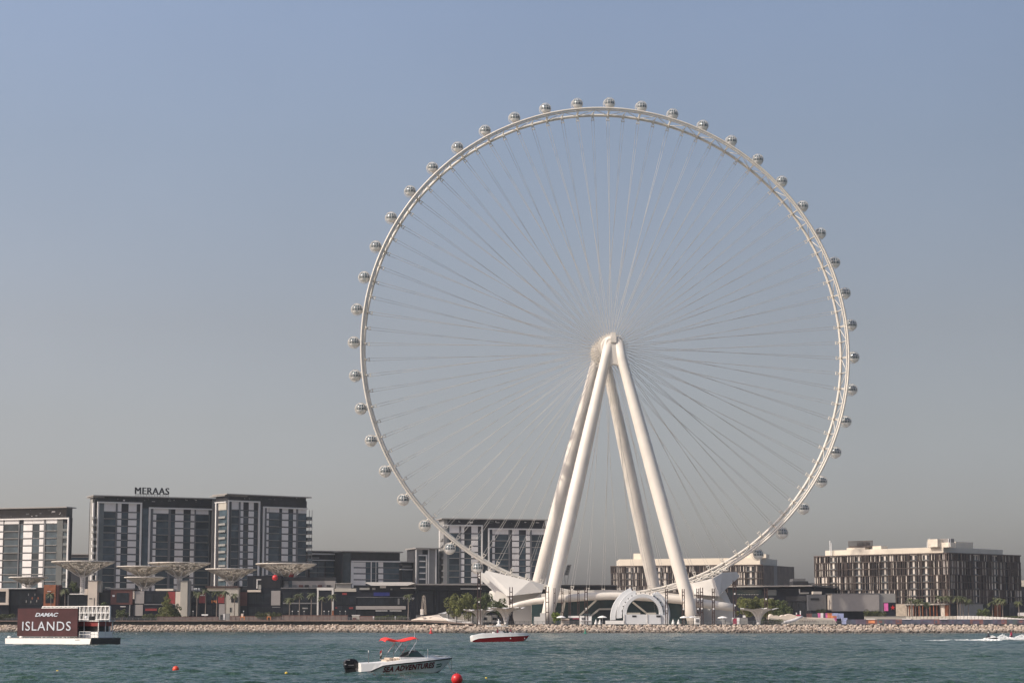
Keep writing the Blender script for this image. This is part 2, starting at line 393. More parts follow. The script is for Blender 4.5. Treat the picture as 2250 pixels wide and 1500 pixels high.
def rocks():
    m = bpy.data.materials.new('limestone_boulder'); m.use_nodes = True; t = m.node_tree; b = t.nodes['Principled BSDF']; b.inputs['Roughness'].default_value = .85
    g = t.nodes.new('ShaderNodeNewGeometry'); n = t.nodes.new('ShaderNodeTexNoise'); n.inputs['Scale'].default_value = .55; n.inputs['Detail'].default_value = 6
    r = t.nodes.new('ShaderNodeValToRGB'); e = r.color_ramp.elements; e[0].position = .32; e[0].color = (.25, .19, .155, 1); e[1].position = .68; e[1].color = (.52, .445, .37, 1)
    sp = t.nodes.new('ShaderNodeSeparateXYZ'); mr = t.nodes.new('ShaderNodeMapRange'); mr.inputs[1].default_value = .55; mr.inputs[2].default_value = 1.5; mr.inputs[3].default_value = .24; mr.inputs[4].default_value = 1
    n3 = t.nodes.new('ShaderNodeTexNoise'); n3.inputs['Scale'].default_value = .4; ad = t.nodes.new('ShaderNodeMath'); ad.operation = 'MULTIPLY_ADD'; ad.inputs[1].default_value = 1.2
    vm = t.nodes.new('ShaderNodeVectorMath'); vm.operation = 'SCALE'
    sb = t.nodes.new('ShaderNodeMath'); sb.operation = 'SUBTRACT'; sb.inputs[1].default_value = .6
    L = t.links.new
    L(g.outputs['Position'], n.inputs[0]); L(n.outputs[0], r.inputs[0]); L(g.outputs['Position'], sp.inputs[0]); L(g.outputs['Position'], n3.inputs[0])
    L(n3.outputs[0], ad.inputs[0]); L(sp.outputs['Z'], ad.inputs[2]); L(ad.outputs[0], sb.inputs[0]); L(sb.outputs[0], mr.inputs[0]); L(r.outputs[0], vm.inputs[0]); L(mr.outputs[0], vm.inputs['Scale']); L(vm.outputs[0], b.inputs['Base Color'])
    rg = random.Random(3)
    protos = []
    for i in range(14):
        V, Fc = ICO[2]; ax = [Vector((rg.gauss(0, 1), rg.gauss(0, 1), rg.gauss(0, 1))).normalized() for _ in range(11)]; of = [rg.uniform(.48, .82) for _ in ax]
        vs = []
        for p in V:
            p = Vector(p)
            for a, o in zip(ax, of):
                d = p.dot(a)
                if d > o: p = p-a*(d-o)
            vs.append(Vector((p.x*1.5, p.y*1.2, p.z*1.05)))
        protos.append((vs, Fc))
    places = []
    px = -420.0
    while px < 2720:
        D = shore(px); rows = 8
        for j in range(rows):
            f = j/(rows-1)
            s = rg.uniform(.42, .86)*(1.0 if px > 700 else .8)*(1.08 if j < 3 else .92)
            p = at(px+rg.uniform(-3, 3), 1371, D+f*13.6+rg.uniform(-.5, .5))
            z = -.1+f*3.0+rg.uniform(-.2, .2)
            places.append((p.x, p.y, z, s, rg.randrange(14), rg.uniform(0, 6.28), rg.uniform(-.4, .4), px))
        px += (1.08 if px > 700 else .92)/mpp(D)*.95
    front = sorted([i for i, q in enumerate(places) if 800 < q[7] < 2250 and q[2] < 2.4], key=lambda i: -places[i][3])[:300]
    fs = set(front); mb = MB(); mes = []
    for vs, Fc in protos:
        b_ = MB(); b_.add(vs, Fc); o = b_.build('boulder', m); mes.append(o.data); bpy.data.objects.remove(o)
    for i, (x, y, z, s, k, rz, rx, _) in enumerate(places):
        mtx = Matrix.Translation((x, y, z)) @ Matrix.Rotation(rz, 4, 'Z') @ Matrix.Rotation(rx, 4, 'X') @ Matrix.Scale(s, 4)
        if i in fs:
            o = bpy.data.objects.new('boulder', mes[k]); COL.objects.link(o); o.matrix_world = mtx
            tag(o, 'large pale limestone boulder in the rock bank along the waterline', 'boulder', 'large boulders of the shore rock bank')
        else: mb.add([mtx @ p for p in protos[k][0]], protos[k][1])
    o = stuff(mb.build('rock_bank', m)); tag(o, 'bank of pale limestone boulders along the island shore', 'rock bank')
rocks()
# ================================================================== OBSERVATION WHEEL
WC = Vector((45.91, 1002.4, 134.71)); PSI = rad(6.41)
E1 = Vector((math.cos(PSI), math.sin(PSI), 0)); EN = Vector((math.sin(PSI), -math.cos(PSI), 0)); EZ = Vector((0, 0, 1))
def wp(r, a, z=0.0, tang=0.0):
    d = E1*math.cos(a)+EZ*math.sin(a); tv = -E1*math.sin(a)+EZ*math.cos(a)
    return WC+d*r+tv*tang+EN*z
def wheel():
    W = thing('observation_wheel', 'giant white observation wheel with round glass capsules standing on four slanted legs', 'ferris wheel', (WC.x, WC.y, GZ))
    # rim chords
    NS = 240
    ang = [2*math.pi*i/NS for i in range(NS)]
    mb = MB(); mb.tube([wp(118.65, a, 3.6) for a in ang], .52, 8, closed=True); mb.build('outer_rim_rail', 'rim', W, True)
    mb = MB(); mb.tube([wp(117.7, a, 3.35) for a in ang], .36, 8, closed=True); mb.build('inner_rim_rail', 'rim', W, True)
    mb = MB(); mb.tube([wp(116.9, a, -4.6) for a in ang], .70, 8, closed=True); mb.build('rear_rim_tube', 'rim', W, True)
    mb = MB()
    A0 = -0.93176
    for i in range(96):
        a = A0+i*2*math.pi/96; a2 = a+math.pi/96
        mb.tube([wp(117.9, a, 3.4), wp(116.9, a, -4.5)], .22, 6)
        if i % 2: mb.tube([wp(117.9, a, 3.4), wp(116.9, a+2*math.pi/96, -4.5)], .18, 6)
        else: mb.tube([wp(116.9, a, -4.5), wp(117.9, a+2*math.pi/96, 3.4)], .18, 6)
        mb.bar(wp(117.7, a2, 3.4), wp(118.65, a2, 3.6), .3)
    mb.build('rim_bracing', 'rim', W, True)
    for i in range(96):
        a = A0+i*2*math.pi/96; mb = MB()
        mb.bar(wp(118.2, a, -4.6, .0), wp(115.6, a, -4.6, .0), .55, .4)
        for s in (-.65, .65): mb.bar(wp(116.0, a, -4.6, s*.6), wp(114.5, a, -4.6, s), .32)
        mb.tube([wp(114.5, a, -4.6, -.85), wp(114.5, a, -4.6, .85)], .22, 6)
        mb.bar(wp(117.0, a, -5.0, 0), wp(116.2, a, -2.2, 0), .5)
        mb.build('cable_anchor', 'rim', W)
    # cables: a pair from every anchor, alternately to the near and the far hub flange
    many = MB(); cnt = 0
    for i in range(96):
        a = A0+i*2*math.pi/96; zf = 12.0 if i % 2 == 0 else -12.0
        for s in (-1, 1):
            p = wp(114.5, a, -4.6, .65*s); q = wp(6.3, a-s*.10, zf)
            r = .085 if i % 2 == 0 else .07
            if i % 2 == 0: MB().tube([p, q], r, 5, caps=False).build('spoke_cable', 'cable', W)
            else: many.tube([p, q], r, 5, caps=False)
    stuff(many.build('spoke_cables', 'cable', W))
    # hub
    mb = MB(); ax = lambda z: WC+EN*z
    mb.tube([ax(-25), ax(25)], 3.3, 28)
    mb.tube([ax(-14), ax(-13.9), ax(13.9), ax(14)], [4.6, 5.0, 5.0, 4.6], 32); mb.build('hub_spindle', 'steel', W, True)
    for z in (-12, 12):
        MB().tube([ax(z-.7), ax(z+.7)], 6.2, 36).build('hub_flange', 'rim', W)
    mb = MB()
    for z in (-12, -8, -4, 0, 4, 8, 12):
        for k in range(36):
            a = 2*math.pi*k/36+z*.03
            mb.bar(wp(4.8, a, z), wp(6.9, a, z+(.4 if k % 2 else -.4)), .28)
    mb.build('cable_sockets', 'rim', W)
    # legs
    def leg(fx, fD, ax_, ay, aD, mult=1.0):
        p = at(fx, 1366, fD); p.z = GZ-.3; q = at(ax_, ay, aD)
        n = 15; pts = [p.lerp(q, i/n) for i in range(n+1)]
        rs = [(2.72+.55*math.sin(math.pi*min(1, (i/n)*1.08+.04))-.35*(i/n)**2)*mult for i in range(n+1)]
        lg = MB().tube(pts, rs, 36).build('leg', 'steel', W, True)
        mb = MB()
        for i in range(2, n-1, 2):
            d = (pts[i+1]-pts[i]).normalized()*.09; mb.tube([pts[i]-d, pts[i]+d], rs[i]+.035, 36)
        mb.build('weld_bands', 'steel', lg)
    leg(1198, 958, 1339.5, 750, 977.5); leg(1526, 958, 1356, 750, 977.5)
    leg(1158, 1047, 1317, 766, 1027); leg(1455, 1047, 1325, 766, 1027)
    for (D, pl) in ((977.5, [(1333, 747), (1338, 743), (1357, 743), (1361, 747), (1374, 800), (1369, 806), (1361, 804), (1354, 799.5), (1345, 799.5), (1338, 804), (1330, 806), (1325, 800)]),
                    (1027, [(1313, 764), (1329, 764), (1337, 806), (1331, 803), (1316, 803), (1305, 806)])):
        poly = [at(x, y, D-2.35) for x, y in pl]
        MB().prism(poly, (0, 4.3, 0)).build('apex_plate', 'steel', W)
    mb = MB(); mb.ball(at(1339.5, 750, 977.5), 2.36, 3); mb.ball(at(1356, 750, 977.5), 2.36, 3); mb.tube([at(1339.5, 750, 977.5), at(1356, 750, 977.5)], 2.36, 24); mb.build('apex_cap', 'steel', W, True)
    mb = MB(); c = at(1347.5, 738, 976.5); mb.box((c.x-1.0, c.y-1.5, c.z-2.6), (c.x+1.0, c.y+2.5, c.z+1.6)); mb.box((c.x-1.35, c.y-1.9, c.z-3.2), (c.x+1.35, c.y+3, c.z-.6)); mb.build('maintenance_hoist', 'steel', W)
    mb = MB(); c = at(1357, 745, 977); mb.tube([c+Vector((-.4, 0, -1.0)), c+Vector((.6, 0, 1.0)), c+Vector((1.8, 0, .6)), c+Vector((2.1, 0, -1.2))], .3, 6); mb.build('hoist_rail', 'rim', W)
    for (x, y) in ((1320.5, 819), (1381, 819)):
        c = at(x, y, 973.6); MB().box((c.x-.5, c.y-.6, c.z-.4), (c.x+.5, c.y+1.5, c.z+.4)).build('leg_lamp', 'rim', W)
    # capsules
    sh = MB(); prof = []
    for k in range(13):
        t = -math.pi/2+math.pi*k/12; prof.append((max(.001, 2.45*math.cos(t)), 2.38*math.sin(t)))
    sh.lathe(prof, n=24)
    gl = MB(); prof = []
    for k in range(8):
        t = rad(-16+66*k/7); prof.append((2.52*math.cos(t), 2.45*math.sin(t)))
    gl.lathe(prof, n=24)
    fr = MB()
    for k in range(12):
        a = 2*math.pi*k/12+.13; fr.tube([(2.54*math.cos(rad(t))*math.cos(a), 2.54*math.cos(rad(t))*math.sin(a), 2.47*math.sin(rad(t))) for t in (-16, 0, 17, 34, 50)], .07, 4)
    fr.tube([(2.55*math.cos(rad(12))*math.cos(a), 2.55*math.cos(rad(12))*math.sin(a), 2.47*math.sin(rad(12))) for a in [2*math.pi*i/24 for i in range(24)]], .065, 4, closed=True)
    rg_ = MB(); rg_.tube([E1*math.cos(t)*2.75+EZ*math.sin(t)*2.75-EN*1.7 for t in [2*math.pi*i/28 for i in range(28)]], .16, 5, closed=True)
    rg_.tube([E1*math.cos(t)*2.6+EZ*math.sin(t)*2.6+EN*.9 for t in [2*math.pi*i/28 for i in range(28)]], .13, 5, closed=True)
    tmp = [(sh.build('capsule', 'white', None, True)), gl.build('glass', 'podglass', None, True), fr.build('window_bars', 'white', None), rg_.build('mounting_ring', 'rim', None, True)]
    me = [o.data for o in tmp]
    for o in tmp: bpy.data.objects.remove(o)
    root = ORG[W]
    for i in range(40):
        a = A0+i*2*math.pi/48; c = wp(122, a, 0)
        o = bpy.data.objects.new('capsule', me[0]); COL.objects.link(o); o.parent = W; o.location = c-root
        for nm, d in (('glass', me[1]), ('window_bars', me[2]), ('mounting_ring', me[3])):
            g = bpy.data.objects.new(nm, d); COL.objects.link(g); g.parent = o
        mb = MB()
        for s in (-1.3, 1.3): mb.bar(wp(120.6, a, -1.7, s), wp(118.0, a, 1.4, s*.9), .4)
        mb.bar(wp(119.8, a, -1.7), wp(117.2, a, -4.2), .5)
        ar = mb.build('capsule_arm', 'rim', W); ar.data.transform(Matrix.Translation(root-c)); ar.parent = o
wheel()

# ------------------------------------------------------------------ boarding platforms and terminal under the wheel
def solid(root, name, m, pts, faces, dy):
    """front faces given by (px, py, depth); closed by the same outline pushed dy metres back"""
    f = [at(*p) for p in pts]; b = [p+Vector((0, dy, 0)) for p in f]; n = len(f)
    fs = [tuple(q) for q in faces]+[tuple(i+n for i in reversed(q)) for q in faces]
    cnt = {}
    for q in faces:
        for i in range(len(q)):
            e = (q[i], q[(i+1) % len(q)]); cnt[tuple(sorted(e))] = cnt.get(tuple(sorted(e)), 0)+1
    for q in faces:
        for i in range(len(q)):
            e = (q[i], q[(i+1) % len(q)])
            if cnt[tuple(sorted(e))] == 1: fs.append((e[1], e[0], e[0]+n, e[1]+n))
    mb = MB(); mb.add(f+b, fs); return mb.build(name, m, root)
def platforms():
    g = 'boarding platforms under the wheel'
    r = thing('boarding_platform', 'wedge shaped white boarding platform beside the dark green trees, below the wheel rim', 'boarding platform', at(1130, 1366, 985), g)
    L = [(1062, 1262, 981), (1068, 1252.5, 982), (1165, 1275.5, 979), (1195, 1283, 982), (1191, 1300, 979), (1129, 1307.5, 975), (1113, 1308.5, 976)]
    solid(r, 'front_wedge', 'cladding', L, [(0, 1, 2, 5, 6), (2, 3, 4, 5)], 8)
    L2 = [(x-13, y+4, d+33) for x, y, d in L]
    solid(r, 'rear_wedge', 'cladding', L2, [(0, 1, 2, 5, 6), (2, 3, 4, 5)], 6)
    solid(r, 'slanted_support', 'cladding', [(1091, 1296, 984), (1118, 1309, 982), (1118, 1340, 982), (1066, 1340, 986)], [(0, 1, 2, 3)], 5)
    solid(r, 'slanted_support', 'cladding', [(1076, 1298, 1016), (1092, 1292, 1014), (1074, 1345, 1014), (1058, 1345, 1016)], [(0, 1, 2, 3)], 5)
    solid(r, 'base_wall', 'cladding', [(1113, 1309, 987), (1190, 1301, 987), (1168, 1318, 987), (1166, 1372, 987), (1132, 1372, 987)], [(0, 1, 2, 3, 4)], 10)
    r = thing('boarding_platform', 'wedge shaped white boarding platform beside the right front leg of the wheel', 'boarding platform', at(1570, 1366, 985), g)
    solid(r, 'front_wedge', 'cladding', [(1518, 1281.5, 985), (1568, 1269, 976), (1581, 1309, 974), (1526, 1305, 983), (1588, 1257, 981), (1619, 1255.5, 990), (1625.5, 1266, 991), (1585, 1302, 977)], [(0, 1, 2, 3), (1, 4, 5, 6, 7, 2)], 9)
    solid(r, 'base_wall', 'cladding', [(1527, 1305, 986), (1581, 1308, 984), (1593, 1295, 988), (1614, 1342, 988), (1616, 1372, 988), (1538, 1372, 986)], [(0, 1, 2, 3, 4, 5)], 14)
    # ring of drive machinery along the rim over each platform
    for (pts, lab) in ((((1078, 1250), (1100, 1259), (1112, 1262), (1124, 1266), (1140, 1270), (1160, 1274)), 'cluster of wheel drive machinery on top of the platform beside the trees'),
                       (((1524, 1277), (1540, 1270), (1556, 1264), (1569, 1258), (1581, 1254), (1595, 1249)), 'cluster of wheel drive machinery on top of the platform beside the right front leg')):
        d = thing('rim_drive_unit', lab, 'machinery', at(pts[2][0], pts[2][1], 988), 'rim drive machinery')
        mb = MB(); wb = MB(); rg = random.Random(pts[0][0])
        for i, (x, y) in enumerate(pts):
            p = at(x, y, 987)
            mb.box((p.x-1.2, p.y-.8, p.z-1.0), (p.x+1.0, p.y+.8, p.z-.2)); mb.tube([p+Vector((-.6, -.7, -.6)), p+Vector((.5, -.7, .9))], .25, 6); mb.tube([p+Vector((1.4, 0, -1.1)), p+Vector((.9, 0, .7))], .2, 6)
            wb.tube([p+Vector((.2, -1.1, 0)), p+Vector((.2, -.4, 0))], .38, 12)
        mb.build('drive_frames', 'rim', d); wb.build('drive_tyres', 'slab', d)
    # terminal: curved tube beam, roof slab, glass hall
    r = thing('wheel_terminal', 'low glass terminal under a sweeping white tube beam between the wheel legs', 'terminal', at(1365, 1366, 975))
    ctr = [(1118, 1334, 5), (1140, 1327, 5.5), (1170, 1321, 6.3), (1200, 1317.5, 7.4), (1235, 1314.5, 8), (1270, 1312, 8.2), (1305, 1309.5, 8), (1345, 1308.5, 8), (1400, 1310, 8.2), (1450, 1313, 8.6), (1495, 1317, 9), (1540, 1324.5, 9.5), (1580, 1330, 9), (1613, 1334, 8)]
    MB().tube([at(x, y, 968) for x, y, _ in ctr], [q*.2104*1.02 for *_, q in ctr], 20).build('tube_beam', 'steel', r, True)
    top = [(1190, 1304), (1232, 1298.5), (1280, 1296), (1340, 1295), (1400, 1297), (1450, 1300), (1500, 1305), (1530, 1309)]
    poly = [at(x, y, 973) for x, y in top]+[at(1530, 1322, 973), at(1345, 1312, 973), at(1190, 1318, 973)]
    MB().prism(poly, (0, 14, 0)).build('roof_slab', 'steel', r)
    F = Facade(1160, 977, 1536, 977)
    for x0 in range(1168, 1530, 30): F.pbox(MB(), x0+.4, 1314, min(1534, x0+29.6), 1372, -6, 0).build('window', 'glass_teal', r)
    for (x0, y0, x1, y1) in ((1273, 1352, 1312, 1316), (1299, 1352, 1316, 1338), (1316, 1337.5, 1347, 1337), (1234, 1352, 1240, 1320), (1390, 1322, 1440, 1362)):
        MB().bar(at(x0, y0, 974), at(x1, y1, 974), 1.2, .8).build('slanted_brace', 'beige', r)
    F2 = Facade(1300, 975, 1400, 975)
    F2.part(r, 'entrance_hall', 'shopglass', 1318, 1339, 1352, 1372, .4, -.2)
    # foot plinths of the front legs
    for (x0, y0, x1, x2, x3, lab) in ((1173.5, 1354, 1199, 1187, 1200, 'white stepped plinth block at the foot of the left front leg'), (1527, 1352, 1540, 1528, 1538, 'pale plinth block with dark cap at the foot of the right front leg')):
        F3 = Facade(x0, 950, x1, 950); r = thing('leg_plinth', lab, 'plinth', at(x0, 1370, 950), 'leg plinths')
        F3.part(r, 'block', 'cladding', x0, y0, x1, 1372, 0, -5)
        F3.part(r, 'upper_block', 'cladding' if x0 < 1300 else 'darkwall', x2, y0-(8 if x0 < 1300 else 2), x3, y0-.1, -.3, -4)
platforms()

def stage():
    D = 884; r = thing('stage_shell', 'white amphitheatre stage shell of nested arches above the rock bank', 'stage', at(1405, 1366, D))
    cx, cy = 1413, 1347.5
    def arc(rin, rout, a0, a1, Df, dep, name, ox=0, oy=0, cap=0, m='stage'):
        n = 28; o, i_ = [], []
        for k in range(n+1):
            a = rad(a0+(a1-a0)*k/n); o.append((cx+ox+rout*math.cos(a), cy+oy-rout*math.sin(a))); i_.append((cx+ox+rin*math.cos(a), cy+oy-rin*math.sin(a)))
        O = [at(x, y, Df) for x, y in o]; I = [at(x, y, Df) for x, y in i_]; e = Vector((0, dep, 0)); q = n+1
        vs = O+I+[p+e for p in O]+[p+e for p in I]; fs = []
        for k in range(n): fs += [(k, k+1, q+k+1, q+k), (2*q+k, 3*q+k, 3*q+k+1, 2*q+k+1), (k, 2*q+k, 2*q+k+1, k+1), (q+k, q+k+1, 3*q+k+1, 3*q+k)]
        fs += [(0, q, 3*q, 2*q), (n, 2*q+n, 3*q+n, q+n)]
        return MB().add(vs, fs).build(name, m, r)
    arc(36.2, 43.5, -8, 188, D, 5, 'front_arch')
    arc(47.5, 58.5, 108, 186, D+3, 6, 'middle_arch', 1, 4)
    arc(61, 71.5, 113, 184, D+6, 6, 'outer_arch', 0.5, 9)
    arc(43.5, 56, -18, 62, D+.8, 7, 'thick_arch', 0, 2)
    arc(56, 59.5, -16, 58, D+3, 6, 'arch_edge', 0, 2)
    F = Facade(1330, D-1.5, 1475, D-1.5)
    F.part(r, 'stage_base', 'stage', 1371, 1349, 1452, 1372, 0, -6)
    F.part(r, 'stage_base', 'stage', 1452, 1350, 1470, 1372, -.6, -6)
    F.part(r, 'white_wall', 'fabricwhite', 1330.5, 1362.5, 1371, 1372, .6, -1)
    for x in (1389, 1442): F.part(r, 'vent_grille', 'darkwall', x, 1351, x+9.5, 1355, .12)
    for x0, x1 in ((1379, 1407), (1421, 1442)): F.part(r, 'speaker_box', 'beige', x0, 1345, x1, 1348.9, -.5, -2.5)
    F.part(r, 'corner_post', 'cladding', 1371, 1349, 1373, 1372, .25)
    F.part(r, 'corner_post', 'cladding', 1421.5, 1349, 1423, 1372, .25)
    for k in range(14):
        a = rad(8+164*k/13); c = at(cx+46.3*math.cos(a), cy-46.3*math.sin(a), D-.6)
        MB().box((c.x-.22, c.y+.52, c.z-.22), (c.x+.22, c.y+1.3, c.z+.22)).build('stage_light', 'black', r)
    for (x, y, dx) in ((1433, 1306, 3), (1447, 1307, 3)):
        MB().bar(at(x, y, D+1), at(x+dx, y-3.5, D+1), .5).build('roof_fin', 'stage', r)
stage()
# ================================================================== TOWERS ON THE LEFT
def tower_section(root, F, frame, bays, y_top, y1, dy, nfl, rg, toprow=None, posts=(True, True)):
    """frame (x0, x1, ytop); bays [(x0, x1, kind)] measured along row y_top; floors start at row y1"""
    x0, x1, yt = frame
    uz = lambda x, y: F.uz(x, y)
    u0, zt = uz(x0, yt)[0], uz((x0+x1)/2, yt)[1]; u1 = uz(x1, yt)[0]
    mp = F.L/max(1, 1)
    z1 = uz((x0+x1)/2, y1)[1]; fh = z1-uz((x0+x1)/2, y1+dy)[1]; zb = max(GZ, z1-nfl*fh)
    t = .75
    mb = MB(); F.box(mb, u0, u1, zt-t, zt, 0, 1.1); mb.build('frame_beam', 'whiteframe', root)
    if posts[0]: mb = MB(); F.box(mb, u0, u0+t, zb, zt-t, 0, 1.1); mb.build('frame_post', 'whiteframe', root)
    if posts[1]: mb = MB(); F.box(mb, u1-t, u1, zb, zt-t, 0, 1.1); mb.build('frame_post', 'whiteframe', root)
    xm = (x0+x1)/2
    for (a, b, k) in bays:
        ua, ub = uz(a, y_top)[0], uz(b, y_top)[0]
        if k in 'GW' and z1 < zt-t-.5:           # pale panels of the top row
            n = max(1, int(round((ub-ua)/(2.9 if k == 'G' and (ub-ua) < 4 else 7))))
            mb = MB(); F.box(mb, ua+.05, ub-.05, z1+.3, zt-t, 0, .3); mb.build('top_panel', 'panel', root)
        if k == 'D':
            mb = MB(); F.box(mb, ua, ub, zb, zt-t, 0, .55); mb.build('mullion', 'slab', root); continue
        if k == 'C':
            mb = MB(); F.box(mb, ua, ub, zb, zt-t, 0, .4); mb.build('corner_glass', 'glass_pale', root); continue
        for i in range(nfl):
            za, zb_ = z1-(i+1)*fh, z1-i*fh
            if zb_ < GZ: break
            mb = MB()
            if k == 'W':
                F.box(mb, ua, ub, max(GZ, za)+.35, zb_-.35, 0, .42); mb.build('wall_panel', 'panel', root)
            else:
                F.box(mb, ua+.04, ub-.04, max(GZ, za)+.1, zb_-.12, 0, .12 if k == 'G' else .05)
                w_ = mb.build('window', 'glass', root)
                if ub-ua > 3.0 and rg.random() < .8:
                    mb = MB(); F.box(mb, ua+.1, ub-.1, za+.05, za+.28, .1, .75 if ub-ua > 4.5 else .3)
                    mb.build('balcony_edge', 'roofedge', w_)
    ua, ub = uz(bays[0][0], y_top)[0], uz(bays[-1][1], y_top)[0]
    for i in range(nfl+1):
        z = z1-i*fh
        if z < GZ+1: break
        mb = MB(); F.box(mb, ua, ub, z-.12, z+.12, 0, .3); mb.build('floor_slab', 'slab', root)
def tower_body(root, F, xl, xr, ytop, depth, attic_to, over=1.6, wall='darkwall', wing=(12, -2)):
    u0, u1 = F.uz(xl, ytop)[0], F.uz(xr, ytop)[0]; zt = F.uz((xl+xr)/2, ytop)[1]; za = F.uz((xl+xr)/2, attic_to)[1]
    mb = MB(); F.box(mb, u0, u1, GZ, za, -depth, 0); mb.build('wall', wall, root)
    mb = MB(); F.box(mb, u0+wing[0], u1+wing[1], GZ, zt-1.0, -depth-14, -depth-.05); mb.build('rear_wing', wall, root)
    mb = MB(); F.box(mb, u0+.2, u1-.2, za, zt-.55, -depth, -.4); mb.build('attic_glazing', 'darkattic', root)
    mb = MB(); F.box(mb, u0-over, u1+over, zt-.5, zt, -depth-1, over*1.6); mb.build('roof', 'roofedge', root)
    return u0, u1, zt, za
def attic_bits(root, F, xl, xr, y0, y1, n, rg):
    for _ in range(n):
        x = rg.uniform(xl+3, xr-6); y = rg.uniform(y0, y1); w_ = rg.choice([1.2, 2, 4, 7])
        F.part(root, 'attic_fitting', rg.choice(['greyconc', 'slab', 'panel']), x, y, x+w_, y+rg.choice([.8, 1.5, 3]), -.2, -.45)
def towers():
    rg = random.Random(11)
    # left edge tower
    F = Facade(-90, 1140, 146, 1118, 1120); r = thing('apartment_tower', 'apartment tower with sunlit pink white panels, at the very left behind the smallest lattice canopy', 'apartment block', F.pt(F.L, GZ))
    tower_body(r, F, -90, 146, 1115.5, 6.5, 1138, wing=(0, -12))
    attic_bits(r, F, -10, 140, 1119, 1134, 14, rg)
    tower_section(r, F, (-60, 153.5, 1138.5), [(-45, -32, 'W'), (-30, 8-10, 'G'), (-1.5, 8, 'W'), (10, 42, 'G'), (42, 44, 'D'), (44, 52, 'g'), (52.5, 72, 'W'), (72, 88, 'G'), (88, 97, 'W'), (98, 101, 'D'), (101, 126, 'G'), (126, 139, 'C'), (140, 149, 'g')], 1160, 1151.5, 15.7, 10, rg)
    for i in range(9):
        y = 1152+15.7*i
        F.part(r, 'balcony', 'glass_pale', 140, y+9, 150, y+14.5, 1.0, .1)
    # block with the rooftop letters
    F = Facade(209, 1100, 472, 1128, 1092); r = thing('apartment_tower', 'tall apartment block carrying dark rooftop letters, the left half of the twin slab', 'apartment block', F.pt(0, GZ))
    u0, u1, zt, za = tower_body(r, F, 209, 470, 1091, 11, 1104)
    F.part(r, 'attic_wall', 'darkattic', 312, 1103, 470, 1117, .05)
    attic_bits(r, F, 240, 450, 1094, 1101, 16, rg); attic_bits(r, F, 330, 450, 1103, 1114, 8, rg)
    tower_section(r, F, (214, 311.5, 1102.5), [(214.5, 228, 'C'), (228, 254, 'G'), (254, 257.5, 'D'), (258, 266.5, 'W'), (266.5, 281, 'g'), (282, 300, 'W'), (300, 308, 'g')], 1125, 1124.5, 15.4, 11, rg)
    tower_section(r, F, (327, 465, 1115.5), [(331, 336, 'D'), (336, 343, 'W'), (343, 370, 'G'), (370, 375, 'D'), (375, 385, 'g'), (385, 403, 'W'), (403, 418.5, 'g'), (419, 427, 'W'), (427, 430, 'D'), (430, 458, 'G'), (458.5, 461, 'C')], 1130, 1129.5, 15.4, 11, rg, posts=(True, False))
    F.part(r, 'pilaster', 'greyconc', 464, 1097, 472, 1290, 1.5)
    F.part(r, 'glass_recess', 'glass', 312, 1116, 327, 1290, .12)
    # left return wall with balconies
    FL = Facade(197.5, 1110, 209, 1100, 1092)
    FL.part(r, 'side_wall', 'greyconc', 197.5, 1092, 203, 1290, .3)
    FL.part(r, 'frame_post', 'whiteframe', 203.5, 1105, 205.5, 1290, .7)
    for i in range(11): FL.part(r, 'balcony', 'greyconc', 206, 1135+15.4*i, 212, 1140+15.4*i, 1.6, .1)
    FL.part(r, 'roof', 'roofedge', 197, 1091.5, 209, 1093.5, 1.2, -5)
    # twin on the right
    F = Facade(499, 1098, 676, 1128, 1089); r2 = thing('apartment_tower', 'tall apartment block with railed balconies on its right end, right half of the twin slab', 'apartment block', F.pt(0, GZ))
    tower_body(r2, F, 499, 674, 1088, 12, 1101)
    F.part(r2, 'attic_wall', 'darkattic', 569, 1098, 674, 1113, .05)
    attic_bits(r2, F, 505, 660, 1091, 1098, 9, rg)
    tower_section(r2, F, (499, 570, 1099.5), [(499.5, 508, 'C'), (508, 524, 'G'), (524, 527.5, 'D'), (528, 534, 'W'), (534, 545.5, 'g'), (546, 557, 'W'), (557, 566, 'g')], 1125, 1120.5, 15.2, 11, rg)
    tower_section(r2, F, (577, 674, 1114), [(581.5, 585, 'D'), (585, 590, 'W'), (591, 613, 'G'), (613, 619, 'g'), (619.5, 633, 'W'), (633, 643.5, 'g'), (644, 650, 'W'), (650, 654, 'D'), (654, 673, 'G')], 1130, 1127, 15.2, 11, rg, posts=(True, False))
    F.part(r2, 'glass_recess', 'glass', 571, 1112, 577, 1290, .12)
    for i in range(8):
        F.part(r2, 'balcony', 'glass_pale', 674, 1135+15.2*i, 684, 1141+15.2*i, .9, -5)
        F.part(r2, 'balcony_slab', 'roofedge', 674, 1141.2+15.2*i, 684.5, 1143+15.2*i, 1.0, -6)
    for x in (678, 683.8): F.part(r2, 'balcony_post', 'roofedge', x, 1120, x+.5, 1245, .6, .3)
    FL = Facade(473, 1108, 499, 1098, 1089)
    FL.part(r2, 'side_wall', 'darkwall', 473, 1090, 499, 1290, .1, -2)
    FL.part(r2, 'frame_post', 'whiteframe', 474, 1104, 476, 1290, .7)
    FL.part(r2, 'frame_beam', 'whiteframe', 474, 1102, 499, 1104, .7)
    FL.part(r2, 'top_panel', 'beige', 481, 1104, 498.5, 1120, .3)
    FL.part(r2, 'side_window', 'glass', 481, 1121, 498, 1290, .12)
    for i in range(11): FL.part(r2, 'balcony', 'greyconc', 483, 1134+15.2*i, 497.5, 1138.5+15.2*i, .9, .15)
    FL.part(r2, 'roof', 'roofedge', 466, 1088.5, 500, 1090.5, 1.6, -12)
    # rooftop letters
    Fs = Facade(209, 1108, 472, 1134, 1090); sg = thing('rooftop_sign', 'dark rooftop letters MERAAS on a thin frame above the tall block', 'sign', Fs.P(333, 1091))
